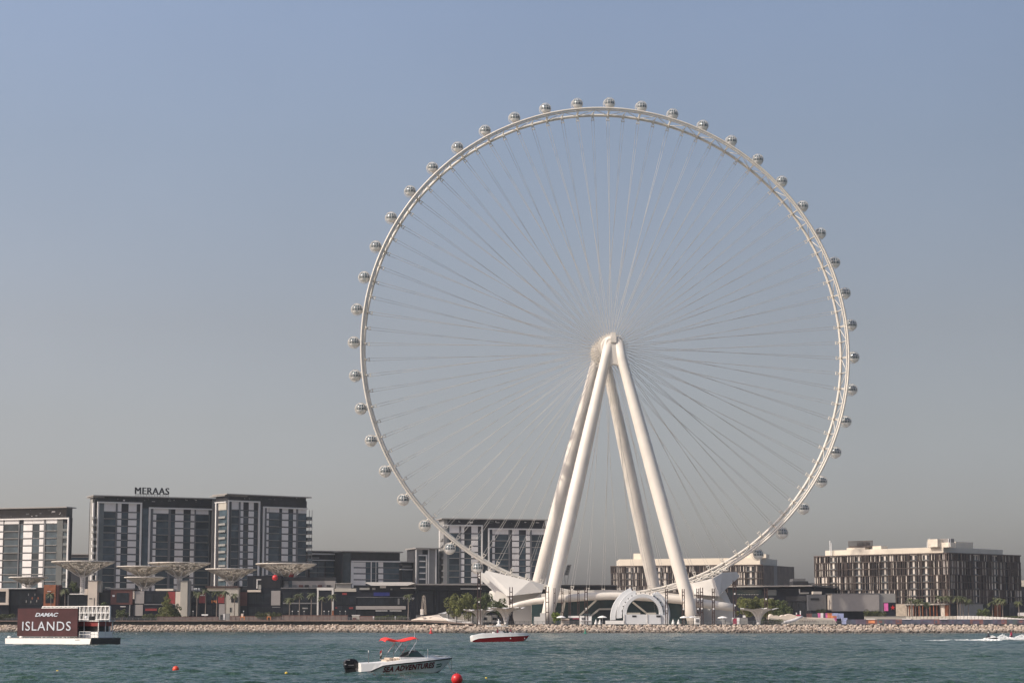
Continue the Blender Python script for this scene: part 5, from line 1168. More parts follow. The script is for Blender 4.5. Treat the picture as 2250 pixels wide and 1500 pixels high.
    solid(r, 'hill', 'cream', [(1690, 1354, D), (1695, 1348, D), (1700, 1352, D), (1708, 1351, D), (1714, 1354, D), (1721, 1350, D), (1726, 1352.5, D), (1728, 1349.5, D), (1736, 1347.5, D), (1748, 1351, D), (1758, 1352.5, D), (1768, 1355, D), (1800, 1356, D), (1832, 1357.5, D), (1842, 1374, D), (1690, 1374, D)], [tuple(range(15, -1, -1))], 8)
    solid(r, 'lower_bank', 'beige', [(1690, 1356, D-2), (1712, 1359, D-2), (1742, 1361, D-2), (1770, 1358, D-2), (1830, 1361, D-2), (1838, 1374, D-2), (1690, 1374, D-2)], [tuple(range(6, -1, -1))], 2)
    sl_ = [at(1763, 1354, D-4), at(1755, 1357, D-5), at(1747, 1361, D-6), at(1736, 1364.5, D-7), at(1726, 1366.5, D-8), at(1719, 1368.5, D-9)]
    MB().tube(sl_, [.45, .55, .7, .75, .7, .5], 10).build('slide', 'panel', r, True)
    for x, y in ((1749, 1345), (1757.5, 1341)): F = Facade(x, D-1, x+2, D-1); F.part(r, 'tower_post', 'white', x, y, x+2.2, 1354, .2, -.2)
    F = Facade(1748, D-2, 1760, D-2); F.part(r, 'net', 'clothred', 1749, 1349.5, 1759.5, 1352.5, .1, -.1)
    for x in np.linspace(1757, 1790, 7): F = Facade(x, D-2.2, x+2, D-2.2); F.part(r, 'climbing_hold', 'redbrown', x, 1362, x+1.4, 1363.4, .2, -.1)
    # mural walls
    seq = [('graf_red', 1773, 1784), ('graf_teal', 1784, 1797), ('graf_pink', 1797, 1803), ('fabricwhite', 1803, 1809), ('graf_purple', 1809, 1814), ('graf_pink', 1814, 1818), ('graf_orange', 1818, 1828), ('graf_sky', 1828, 1841), ('graf_sky', 1841, 1854)]
    F = Facade(1772, 914, 1860, 914); r = thing('mural_wall', 'brightly painted mural wall above the climbing hill', 'mural', F.pt(F.L/2, GZ))
    for m, a, b in seq: F.part(r, 'painted_panel', m, a, 1346+max(0, (a-1838)*.25)+(1 if a < 1790 else 0), b, 1358, 0, -1)
    F.part(r, 'painted_block', 'graf_orange', 1826, 1352, 1836, 1357, 3, 1); F.part(r, 'painted_block', 'graf_pink', 1825.5, 1357.1, 1836, 1364, 3.1, 1); F.part(r, 'painted_block', 'graf_sky', 1848, 1356.5, 1859.5, 1371, 3, 1)
    F = Facade(1860, 880, 2300, 862); r = thing('mural_wall', 'long low graffiti painted wall behind the right rock bank', 'mural', F.pt(F.L/2, GZ)); rg = random.Random(9); x = 1860; cols = ['graf_blue', 'graf_purple', 'graf_red', 'graf_teal', 'graf_purple', 'graf_red', 'graf_blue', 'graf_blue', 'graf_purple', 'graf_red', 'graf_purple', 'graf_blue', 'graf_blue', 'graf_red']; i = 0
    while x < 2290:
        w_ = rg.uniform(12, 30); mt = cols[i % len(cols)]; i += 1; f = F.part(r, 'painted_panel', mt, x, 1360+rg.uniform(-.6, .8), x+w_-.05, 1376, 0, -.6)
        if rg.random() < .8: F.part(r, 'painted_shape', rg.choice(cols+['graf_orange', 'graf_sky']), x+w_*.2, 1362, x+w_*rg.uniform(.4, .8), rg.uniform(1366, 1371), .03, 0)
        if i % 4 == 3: F.part(r, 'bench_top', 'panel', x, 1358.3, x+w_*.8, 1360, .3, -1.5)
        x += w_
    F = Facade(1900, 930, 1996, 930); r = thing('garden_wall', 'plain beige garden wall before the stone entrance of the right hotel', 'wall', F.pt(0, GZ)); F.part(r, 'wall', 'beige', 1900, 1354, 1996, 1374, 0, -.8); F.part(r, 'coping', 'greyconc', 1900, 1353.2, 1996, 1354, .1, -.9)
    F = Facade(1990, 925, 2300, 900); r = thing('panel_fence', 'white panel fence bending down toward the right border', 'fence', F.pt(F.L/2, GZ)); tops = lambda x: float(np.interp(x, [1990, 2060, 2125, 2160, 2200, 2300], [1353.5, 1353, 1352, 1353, 1355, 1362]))
    for x in range(1990, 2296, 8): F.part(r, 'panel', 'cladding' if x > 2095 else 'beige', x+.4, tops(x), x+7.6, 1374, 0, -.25)
    for x in range(1990, 2296, 32): F.part(r, 'post', 'greyconc', x-.4, tops(x)-.8, x+.35, 1374, .1, -.3)
kiosks()
def railing():
    for (x0, x1, n, lab, zof) in ((-40, 900, 72, 'thin dark railing along the timber boardwalk in front of the shops', 5.35), (905, 1330, 44, 'dark promenade railing from the white terrace to the stage shell', 3.62), (1472, 1870, 40, 'dark promenade railing from the stage shell to the graffiti wall', 3.62)):
        pts = [at(x, 1371, shore(x)+14.6) for x in np.linspace(x0, x1, n)]; r = thing('promenade_railing', lab, 'railing', (pts[0].x, pts[0].y, GZ), 'promenade railings')
        for p in pts: MB().bar((p.x, p.y, zof if p.x > -20 else zof), (p.x, p.y, zof+1.25), .12).build('post', 'slab', r)
        for h in (1.2, .8, .4): MB().tube([(p.x, p.y, zof+h) for p in pts], .035 if h < 1 else .05, 4).build('rail', 'slab', r)
railing()
# ================================================================== BOATS, BUOYS, JET SKIS
def loft(root, secs, hull_m, top_m, names=('hull', 'topsides'), deck_m=None):
    """secs: x, keel z, (chine y, z), (rail y, z), (sheer y, z), local coordinates with the bow at +x"""
    def strip(rows, name, m, cap):
        mb = MB(); n = len(rows[0]); vs = [p for row in rows for p in row]; fs = []
        for i in range(len(rows)-1):
            for k in range(n-1): fs.append((i*n+k, (i+1)*n+k, (i+1)*n+k+1, i*n+k+1))
        if cap: fs.append(tuple(range(n)))
        mb.add(vs, fs); return mb.build(name, m, root)
    hull = [[(x, -r[0], r[1]), (x, -c[0], c[1]), (x, 0, k), (x, c[0], c[1]), (x, r[0], r[1])] for x, k, c, r, s in secs]
    strip(hull, names[0], hull_m, True)
    top = [[(x, -r[0]-.012, r[1]), (x, -s[0], s[1]), (x, -s[0]*.8, s[1]+.03), (x, s[0]*.8, s[1]+.03), (x, s[0], s[1]), (x, r[0]+.012, r[1])] for x, k, c, r, s in secs]
    strip(top, names[1], top_m, True)
    mb = MB()
    for sg in (-1, 1): mb.tube([(x, sg*(r[0]+.015), r[1]) for x, k, c, r, s in secs], .045, 6)
    return mb
def skin_person(name, lab, pts, edges, radii, m, loc, head=None, head_m='skin', rot=0, group=None, cloth=None):
    me = bpy.data.meshes.new(name); me.from_pydata(pts, edges, []); o = bpy.data.objects.new(name, me); COL.objects.link(o); me.materials.append(M[m])
    md = o.modifiers.new('skin', 'SKIN'); o.modifiers.new('sub', 'SUBSURF').levels = 1; o.modifiers['sub'].render_levels = 1
    for v, r_ in zip(me.skin_vertices[0].data, radii): v.radius = (r_, r_)
    me.skin_vertices[0].data[0].use_root = True
    o.location = loc; o.rotation_euler = (0, 0, rot); tag(o, lab, 'person', group)
    if head:
        mb = MB(); mb.ball(head, .125, 2, sq=(1, .9, 1.15)); h = mb.build('helmet' if head_m == 'white' else 'hair', head_m, None, True); h.parent = o
    return o
PE = [(0, 1), (1, 2), (2, 3), (2, 4), (4, 5), (5, 6), (2, 7), (7, 8), (8, 9), (0, 10), (10, 11), (11, 12), (0, 13), (13, 14), (14, 15)]
PR = [.15, .15, .16, .10, .065, .05, .045, .065, .05, .045, .095, .07, .05, .095, .07, .05]
SEAT = [(0, 0, .1), (.04, 0, .35), (.1, 0, .58), (.14, 0, .78), (.12, -.2, .54), (.3, -.26, .35), (.52, -.24, .38), (.12, .2, .54), (.3, .26, .35), (.52, .24, .38), (.25, -.22, .08), (.42, -.3, -.1), (.4, -.3, -.42), (.25, .22, .08), (.42, .3, -.1), (.4, .3, -.42)]
STAND = [(0, 0, .92), (0, 0, 1.15), (0, 0, 1.4), (.02, 0, 1.62), (.02, -.2, 1.36), (.1, -.26, 1.12), (.28, -.2, 1.02), (.02, .2, 1.36), (.1, .26, 1.12), (.28, .2, 1.02), (.02, -.1, .86), (.03, -.11, .48), (0, -.11, .06), (-.02, .1, .86), (.02, .11, .48), (0, .11, .06)]

def sea_boat():
    P0 = on_z(783, 1483, 0); k = mpp(P0.y); yaw = rad(17); cs = math.cos(yaw)
    cs /= .975
    X = lambda px: (px-783)*k/cs
    Z = lambda py: (1481-py)*k
    r = thing('motor_boat', 'white open motorboat with dark red SEA ADVENTURES lettering and a red sun canopy', 'boat', (0, 0, 0))
    xs = [783, 803, 815, 830, 850, 880, 905, 930, 950, 965, 980, 992]
    beam = [1.12, 1.15, 1.17, 1.18, 1.19, 1.18, 1.14, 1.02, .82, .58, .30, .03]
    rail = [1475, 1474, 1468.5, 1462, 1459.5, 1456.5, 1454.5, 1452, 1450.3, 1449, 1447.8, 1446.6]
    sheer = [1456.5, 1456, 1455.6, 1454.5, 1452.5, 1449.0, 1446.8, 1445.2, 1444.6, 1444.3, 1444.4, 1444.6]
    keel = [1489, 1489, 1489, 1489, 1489, 1488, 1487, 1486, 1484, 1476, 1462, 1449]
    chz = [1482, 1482, 1482, 1482, 1481.5, 1481, 1480, 1478.5, 1477, 1471, 1459, 1448]
    secs = []
    for i, x in enumerate(xs): secs.append((X(x), Z(keel[i]), (beam[i]*.84, Z(chz[i])), (beam[i], Z(rail[i])), (beam[i]*.93, Z(sheer[i]))))
    mb = loft(r, secs, 'hullgrey', 'white'); mb.build('rub_rail', 'black', r)
    mb = MB()                                     # dark bottom band at the bow
    for sg in (-1, 1):
        a = [(X(x), sg*(float(np.interp(x, xs, beam))*.845+.004), Z(float(np.interp(x, xs, chz)))+.01) for x in (850, 880, 905, 930, 950, 962)]
        b = [(X(x), 0, Z(float(np.interp(x, xs, keel)))-.004) for x in (850, 880, 905, 930, 950, 962)]; n = 6
        mb.add(a+b, [(i, i+1, i+1+n, i+n) for i in range(5)])
    mb.build('bottom_paint', 'darkhull', r)
    # deck lettering
    def side(x, z):
        xp = x*cs/k+783; b = float(np.interp(xp, xs, beam)); zc = Z(float(np.interp(xp, xs, chz))); zr = Z(float(np.interp(xp, xs, rail))); f = min(1, max(0, (z-zc)/(zr-zc))); return -(b*.84+b*.16*f)-.012
    def conform(o):
        for v in o.data.vertices: v.co.y = side(v.co.x, v.co.z)-(.02 if v.co.y > -1.2 else .035)
        o.data.update()
    ud = Vector((.13, 0, 1)).normalized(); xd = Vector((1, 0, .085)).normalized()
    o = text_obj('lettering', 'SEA ADVENTURES', 'textred', r, (X(830), -1.2, Z(1476.3)), xd, (.14, 0, 1), (946-830)*k/cs, 12.4*k, .02, shear=.12, bold=.035, space=1.06); conform(o)
    mb = MB()
    for (a, b, c, d) in ((952, 1460, 964, 1457.8), (951, 1465.2, 963, 1463.2), (963, 1463, 966, 1458.2)): mb.add([(X(a), -1, Z(b+1.3)), (X(c), -1, Z(d+1.3)), (X(c), -1, Z(d-1.1)), (X(a), -1, Z(b-1.1))], [(0, 1, 2, 3)])
    o = mb.build('emblem', 'textgreen', r); conform(o)
    # windscreen
    wy = .86; fr = MB(); g = MB()
    a, b, c = (X(880), Z(1443.5)), (X(908), Z(1429.5)), (X(925), Z(1443))
    for sg in (-1, 1):
        g.prism([(a[0], sg*wy, a[1]), (X(893), sg*wy*.97, Z(1434)), (b[0], sg*wy*.85, b[1]), (c[0], sg*wy*.8, c[1])], (0, .012*sg, 0))
        for p, q in (((a[0], sg*wy, a[1]), (X(893), sg*wy*.97, Z(1434))), ((X(893), sg*wy*.97, Z(1434)), (b[0], sg*wy*.85, b[1])), ((b[0], sg*wy*.85, b[1]), (c[0], sg*wy*.8, c[1])), ((a[0], sg*wy, a[1]), (c[0], sg*wy*.8, c[1]))): fr.tube([p, q], .022, 5)
    g.add([(b[0], -wy*.85, b[1]), (b[0], wy*.85, b[1]), (c[0], wy*.8, c[1]), (c[0], -wy*.8, c[1])], [(0, 1, 2, 3)]); fr.tube([(b[0], -wy*.85, b[1]), (b[0], wy*.85, b[1])], .022, 5)
    w_ = g.build('windscreen', 'boatglass', r); fr.build('frame', 'slab', w_)
    mb = MB(); mb.box((X(870), -.9, Z(1450)), (X(926), .9, Z(1443.4))); mb.build('console', 'white', r)
    for x0, x1, y in ((840, 846, 1448.5), (846, 855, 1444.5), (855, 862, 1446), (863, 869, 1445)):
        mb = MB(); mb.box((X(x0), -.75, Z(1455)), (X(x1), .75, Z(y))); o = mb.build('seat', 'tan', r); bv = o.modifiers.new('bevel', 'BEVEL'); bv.width = .06; bv.segments = 3
    # red canopy
    px = [834.5, 837, 841, 846, 852, 860, 868, 878, 888, 898, 905, 908.5]; py = [1406, 1402.8, 1401, 1401, 1402.6, 1405, 1406.6, 1405.2, 1402.6, 1400.2, 1399.6, 1402]
    mb = MB(); n = 9; rows = []
    for x, y in zip(px, py):
        row = []
        for j in range(n):
            t = -1+2*j/(n-1); row.append((X(x)+.05*t*t, t*.98, Z(y)-.12*t*t-.02))
        rows.append(row)
    vs = [p for row in rows for p in row]; m_ = len(vs); vs += [(a_, b_, c_+.035) for a_, b_, c_ in vs]; fs = []
    for i in range(len(rows)-1):
        for j in range(n-1): q = (i*n+j, i*n+j+1, (i+1)*n+j+1, (i+1)*n+j); fs += [q, tuple(m_+t for t in reversed(q))]
    for i in range(len(rows)-1):
        for j in (0, n-1): fs.append((i*n+j, (i+1)*n+j, m_+(i+1)*n+j, m_+i*n+j))
    mb.add(vs, fs); mb.build('sun_canopy', 'bimini', r, True)
    mb = MB(); mb2 = MB()
    for sg in (-1, 1):
        y = sg*.97
        mb.tube([(X(873), y, Z(1412)), (X(857), y*1.05, Z(1433))], .026, 6); mb.tube([(X(905), y, Z(1411)), (X(889), y*1.02, Z(1435))], .026, 6)
        mb2.tube([(X(873), y, Z(1414)), (X(891), y, Z(1437))], .016, 5); mb2.tube([(X(871.5), y, Z(1412)), (X(868), y, Z(1449))], .014, 5); mb2.tube([(X(857), y*1.05, Z(1433)), (X(850), y*1.05, Z(1450))], .014, 5); mb2.tube([(X(889), y, Z(1435)), (X(886), y, Z(1444))], .014, 5)
        mb.tube([(X(868), y, Z(1407.6)), (X(868), y, Z(1412)), (X(873), y, Z(1412))], .02, 5); mb.tube([(X(905), y, Z(1403)), (X(905), y, Z(1411))], .02, 5)
    mb.build('canopy_poles', 'chrome', r); mb2.build('canopy_struts', 'slab', r)
    MB().tube([(X(903.5), -.6, Z(1449)), (X(903.5), -.6, Z(1388))], [.014, .008], 5).build('antenna', 'white', r)
    for x, y0, y1 in ((801, 1456, 1428.5), (932, 1445, 1425.5)):
        o = MB().tube([(X(x), -.8, Z(y0)), (X(x), -.8, Z(y1))], .022, 6).build('rod_holder', 'slab' if x < 900 else 'panel', r); MB().tube([(X(x), -.8, Z(y1+4)), (X(x), -.8, Z(y1))], .035, 6).build('tip', 'white', o)
    MB().tube([(X(836), .5, Z(1450)), (X(840.5), .5, Z(1427))], .012, 5).build('flag_staff', 'panel', r)
    for m, y0, y1 in (('redbright', 1428, 1434), ('fabricwhite', 1434, 1439), ('black', 1439, 1446)):
        MB().prism([(X(840.5), .5, Z(y0)), (X(835.5), .42, Z(y0+2.4)), (X(834.5), .44, Z(y1+2)), (X(839), .5, Z(y1))], (0, .01, 0)).build('flag_band', m, r)
    mb = MB(); mb.tube([(X(934), -.85, Z(1445)), (X(936), -.83, Z(1442.2)), (X(960), -.58, Z(1441.2)), (X(984), -.15, Z(1441.5)), (X(988), 0, Z(1442))], .018, 5); mb.tube([(X(934), .85, Z(1445)), (X(936), .83, Z(1442.2)), (X(960), .58, Z(1441.2)), (X(984), .15, Z(1441.5)), (X(988), 0, Z(1442))], .018, 5); mb.build('bow_rail', 'chrome', r)
    o = MB().box((X(955), -.35, Z(1445)), (X(969), .35, Z(1442.2))).build('deck_fender', 'black', r); bv = o.modifiers.new('bevel', 'BEVEL'); bv.width = .07; bv.segments = 3
    # outboard motor
    poly = [(753, 1453), (754.5, 1449), (760, 1446.6), (772, 1446.2), (779, 1448.5), (783.5, 1454), (784, 1462), (780, 1466.5), (755, 1469.5), (752.6, 1462)]
    o = MB().prism([(X(x), -.24, Z(y)) for x, y in poly], (0, .48, 0)).build('outboard_motor', 'motor', r); bv = o.modifiers.new('bevel', 'BEVEL'); bv.width = .07; bv.segments = 4
    MB().prism([(X(x), -.15, Z(y)) for x, y in [(755, 1469), (780, 1466), (779, 1480), (776, 1486), (759, 1486), (757, 1478)]], (0, .30, 0)).build('motor_leg', 'black', o)
    MB().prism([(X(x), -.2, Z(y)) for x, y in [(776, 1468), (790, 1465), (791, 1471), (779, 1473)]], (0, .4, 0)).build('motor_bracket', 'slab', o)
    for (a, b, c, d, m) in ((757, 1448.4, 764, 1449.8, 'panel'), (761, 1459.5, 773, 1461.2, 'greyconc'), (753.2, 1457.4, 756, 1459.4, 'panel')): MB().box((X(a), -.252, Z(d)), (X(c), -.243, Z(b))).build('motor_marking', m, o)
    r.location = P0+Vector((0, 1.15, .03)); r.rotation_euler = (0, 0, yaw)
    # mooring buoy and line
    c = on_z(1004, 1501, 0); c.z = .27
    bq = thing('mooring_buoy', 'big bright red mooring ball on the line from the motorboat', 'buoy', c, 'floating mooring balls'); mb = MB(); mb.ball(c, 12.4*mpp(c.y), 3); mb.build('ball', 'redbright', bq, True); MB().tube([c+Vector((0, 0, .3)), c+Vector((0, 0, .42))], .05, 8).build('eye', 'slab', bq)
    bow = Matrix.Rotation(yaw, 4, 'Z') @ Vector((X(983), -.1, Z(1456)))+r.location; e = at(995, 1477, c.y)
    t = MB(); t.tube([bow, bow.lerp(e, .5)+Vector((0, 0, -.1)), e, c+Vector((0, 0, .35))], .022, 5); bt = Matrix.Rotation(yaw, 4, 'Z') @ Vector((X(991.5), 0, Z(1446)))+r.location; t.tube([bt, bt+Vector((.02, 0, -1.0))], .012, 5); tag(t.build('mooring_line', 'rope'), 'dark mooring line from the motorboat bow to the red ball', 'rope')
sea_boat()
def red_boat():
    P0 = on_z(1037, 1410.5, 0); k = mpp(P0.y); yaw = rad(9); cs = math.cos(yaw); X = lambda px: (px-1037)*k/cs; Z = lambda py: (1410.5-py)*k
    r = thing('motor_boat', 'white motorboat with deep red hull and flat top before the rock bank', 'boat', (0, 0, 0))
    xs = [1037, 1042, 1049, 1060, 1085, 1105, 1120, 1135, 1148, 1156, 1162]; beam = [1.2, 1.3, 1.4, 1.5, 1.55, 1.55, 1.45, 1.2, .8, .45, .05]
    rail = [1407.4, 1405.2, 1403, 1402, 1400, 1399, 1398.3, 1397.7, 1397.1, 1396.7, 1396.3]; sheer = [1396.5, 1396, 1394.6, 1392.4, 1391.8, 1391.6, 1391.5, 1391.4, 1391.5, 1391.8, 1393]
    keel = [1413]*6+[1413, 1413, 1411, 1404, 1397]; ch = [1411]*6+[1411, 1410.5, 1408.5, 1402.5, 1397]
    secs = [(X(x), Z(keel[i]), (beam[i]*.8, Z(ch[i])), (beam[i], Z(rail[i])), (beam[i]*.97, Z(sheer[i]))) for i, x in enumerate(xs)]
    mb = loft(r, secs, 'redhull', 'white'); mb.build('rub_rail', 'white', r)
    for y in (-.55, .55):
        poly = [(1033.5, 1399), (1036, 1396.4), (1044, 1396.2), (1046, 1400), (1044, 1404), (1040, 1408), (1039, 1411), (1035, 1410), (1034, 1405)]
        o = MB().prism([(X(a), y-.25, Z(b)) for a, b in poly], (0, .5, 0)).build('outboard_motor', 'white', r); bv = o.modifiers.new('bevel', 'BEVEL'); bv.width = .1; bv.segments = 3; MB().box((X(1040), y-.27, Z(1399.6)), (X(1043), y-.255, Z(1398.4))).build('motor_marking', 'slab', o)
    o = MB().prism([(X(a), -.6, Z(b)) for a, b in ((1090, 1393), (1096, 1387.3), (1102, 1387.2), (1108, 1392.4))], (0, 1.2, 0)).build('console', 'white', r)
    MB().prism([(X(a), -.55, Z(b)) for a, b in ((1102, 1388), (1104, 1386), (1116, 1391), (1108, 1392))], (0, 1.1, 0)).build('windscreen', 'boatglass', r)
    for x in (1118, 1082): MB().box((X(x), -.7, Z(1393)), (X(x+3), .7, Z(1388.6))).build('seat', 'white', r)
    mb = MB(); mb.box((X(1071), -1.25, Z(1377)), (X(1113), 1.25, Z(1375.4))); mb.build('flat_top', 'white', r)
    mb = MB()
    for x in (1077, 1087, 1103, 1110):
        for y in (-.9, .9): mb.tube([(X(x), y, Z(1392)), (X(x), y, Z(1377))], .04, 5)
    mb.build('top_poles', 'greyconc', r)
    mb = MB(); mb.box((X(1091), -.5, Z(1375.3)), (X(1099), .5, Z(1371.8))); mb.tube([(X(1095), 0, Z(1372)), (X(1095), 0, Z(1361))], [.25, .08], 7); mb.tube([(X(1091), 0, Z(1367)), (X(1099), 0, Z(1367))], .1, 5); mb.build('radar_mast', 'white', r)
    mb = MB(); mb.tube([(X(1128), -1.1, Z(1391)), (X(1130), -1.1, Z(1388.4)), (X(1150), -.6, Z(1388.6)), (X(1158), 0, Z(1389))], .03, 5); mb.tube([(X(1146), -.4, Z(1391)), (X(1146), -.4, Z(1382))], .03, 5); mb.build('bow_rail', 'chrome', r)
    for x in (1118.5, 1150.5): mb = MB(); b_ = float(np.interp(x, xs, beam)); mb.ball((X(x), -b_*.93-.02, Z(1403)), .14, 1); mb.build('hull_light', 'panel', r)
    r.location = P0+Vector((0, 1.3, .1)); r.rotation_euler = (0, 0, yaw)
    mtx = Matrix.Translation(r.location) @ Matrix.Rotation(yaw, 4, 'Z')
    for x, y, m, lab in ((1091.5, -.5, 'clothred', 'person in dark red standing at the console of the red boat'), (1114, .4, 'clothdark', 'person in dark clothes standing behind the windscreen of the red boat'), (1120.5, -.3, 'clothred', 'person in dark red sitting toward the bow of the red boat')):
        skin_person('person', lab, STAND, PE, PR, m, mtx @ Vector((X(x), y, Z(1392.5)-.75)), (.03, 0, 1.68), 'black', yaw, 'people aboard the red boat')
red_boat()
def barge():
    P0 = on_z(198, 1416, 0); k = mpp(P0.y); al = rad(29); ca, sa = math.cos(al), math.sin(al); A_ = lambda px: (px-1125)/FPX*cT; X = lambda px: (A_(px)*P0.y-P0.x)/(ca+A_(px)*sa); Z = lambda py: (1416-py)*k; W_ = (A_(264)*P0.y-P0.x)/(sa-A_(264)*ca)
    r = thing('billboard_barge', 'white catamaran barge carrying a large maroon advertising billboard', 'barge', (0, 0, 0)); xl = X(12)
    for y0, y1 in ((0, 2.6), (W_-2.6, W_)):
        mb = MB(); mb.prism([(xl, y0, Z(1402.3)), (0.15, y0, Z(1402.3)), (-.25, y0, -.3), (xl+.1, y0, -.3)], (0, y1-y0, 0)); mb.build('hull', 'white', r)
        mb = MB(); mb.prism([(xl-.01, y0-.015, .12), (-.2, y0-.015, .12), (-.25, y0-.015, -.3), (xl+.02, y0-.015, -.3)], (0, y1-y0+.03, 0)); mb.build('bottom_paint', 'darkhull', r)
    zd = Z(1401.2); MB().box((xl+1, .1, Z(1402.6)), (-.1, W_-.1, zd)).build('deck', 'greyconc', r)
    MB().box((-.6, .05, .1), (.2, W_-.05, zd-.12)).build('shaded_bow_plate', 'black', r); MB().box((-.6, .05, zd-.1), (.26, W_-.05, zd+.06)).build('bow_edge', 'slab', r)  # black plate paints the shade on the bow end
    # near billboard
    x0, x1, z0, z1 = X(36), X(168), Z(1397.5), Z(1336.5); b = MB().box((x0, .25, z0), (x1, .55, z1)).build('billboard', 'maroon', r)
    text_obj('lettering', 'ISLANDS', 'signwhite', b, (X(47.5), .225, Z(1385.3)), (1, 0, 0), (0, 0, 1), X(154)-X(47.5), 20*k, .06, space=1.12)
    t = text_obj('lettering', 'DAMAC', 'signwhite', b, (X(75), .225, Z(1354.8)), (1, 0, 0), (0, 0, 1), X(126)-X(75), 8.6*k, .06, shear=.32, bold=.03)
    mb = MB()
    for i in range(12): x = x0+(x1-x0)*(i+.5)/12; mb.box((x-.06, .3, zd), (x+.06, .5, z0))
    mb.box((x0, .3, z0-.12), (x1, .5, z0)); mb.build('billboard_feet', 'greyconc', b)
    MB().box((x0+ (x1-x0)*.4, .2, z1), (x1, .6, z1+.12)).build('top_rail', 'white', b)
    # far billboard seen from its framed back
    yb = W_-.7; XF = lambda px: (A_(px)*(P0.y+yb*ca)-(P0.x+yb*sa))/(ca+A_(px)*sa); x0, x1 = XF(95), XF(242.5); fb = MB().box((x0, yb, zd+3.2), (x1, yb+.12, Z(1333)+.1)).build('rear_billboard', 'greyconc', r); mb = MB(); ze = Z(1333)+.1
    for i in range(17): x = x0+(x1-x0)*i/16; mb.box((x-.06, yb-.35, zd), (x+.06, yb-.02, ze))
    for z in (zd+3.2, (zd+3.2+ze)/2, ze): mb.box((x0, yb-.4, z-.07), (x1, yb-.02, z+.07))
    for i in range(16): a_ = x0+(x1-x0)*i/16; mb.bar((a_, yb-.2, zd+3.3), (a_+.7, yb-.2, ze), .05)
    mb.build('back_frame', 'white', fb)
    # wheelhouse
    cx0, cx1, cy0, cy1 = -6.5, -.1, 2.2, 5.9; zr = Z(1363.5)
    c_ = MB(); c_.box((cx0-.3, cy0-.3, zr-.12), (cx1+.3, cy1+.4, zr+.02)); c_.build('cabin_roof', 'panel', r)
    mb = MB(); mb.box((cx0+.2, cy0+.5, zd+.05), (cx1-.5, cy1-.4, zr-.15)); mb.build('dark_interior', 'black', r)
    for (a, b_) in ((cx0, cy0), (cx1, cy0), (cx1, cy1), (cx0, cy1), ((cx0+cx1)/2, cy0), (cx1, (cy0+cy1)/2)): MB().box((a-.06, b_-.06, zd), (a+.06, b_+.06, zr-.12)).build('cabin_post', 'panel', r)
    mb = MB(); mb.box((cx0+.1, cy0-.02, zr-.95), (cx1-.1, cy0+.08, zr-.2)); mb.build('red_blind', 'red', r); mb = MB(); mb.box((cx1-.04, cy0+.2, zr-.95), (cx1+.05, cy1-.3, zr-.2)); mb.build('red_blind', 'red', r)
    mb = MB(); mb.box((cx0, cy0-.05, zd), (cx1, cy0+.04, zd+1.05)); mb.build('bulwark', 'white', r); mb = MB(); mb.box((cx1-.04, cy0, zd), (cx1+.04, cy1, zd+1.05)); mb.build('bulwark', 'white', r)
    mb = MB()
    for y in np.linspace(.3, W_-.3, 9): mb.tube([(-.15, y, zd), (-.15, y, zd+1.1)], .03, 5)
    for z in (1.1, .6): mb.tube([(-2.6, .15, zd+z), (-.15, .15, zd+z), (-.15, W_-.2, zd+z), (-3, W_-.2, zd+z)], .03, 5)
    for x in (-2.6, -1.7, -.9): mb.tube([(x, .15, zd), (x, .15, zd+1.1)], .03, 5)
    mb.build('bow_railing', 'chrome', r)
    mb = MB(); mb.box((-4.0, 4.2, zr+.02), (-3.1, 4.8, zr+.75)); mb.build('roof_box', 'black', r); mb = MB(); mb.ball((-4.6, 4.2, zr+.55), .28, 2); mb.tube([(-4.6, 4.2, zr), (-4.6, 4.2, zr+.4)], .06, 5); mb.build('searchlight', 'white', r)
    for x in (xl+.6, xl+3.4): mb = MB(); mb.ball((x, .4, zd+.12), .28, 2, sq=(1.5, 1, .8)); mb.build('bollard_cover', 'fabricwhite', r)
    mb = MB(); mb.box((X(166), -.012, Z(1406)), (X(176), .02, Z(1404.6))); mb.build('registration_mark', 'slab', r)
    r.location = P0; r.rotation_euler = (0, 0, -al)
barge()
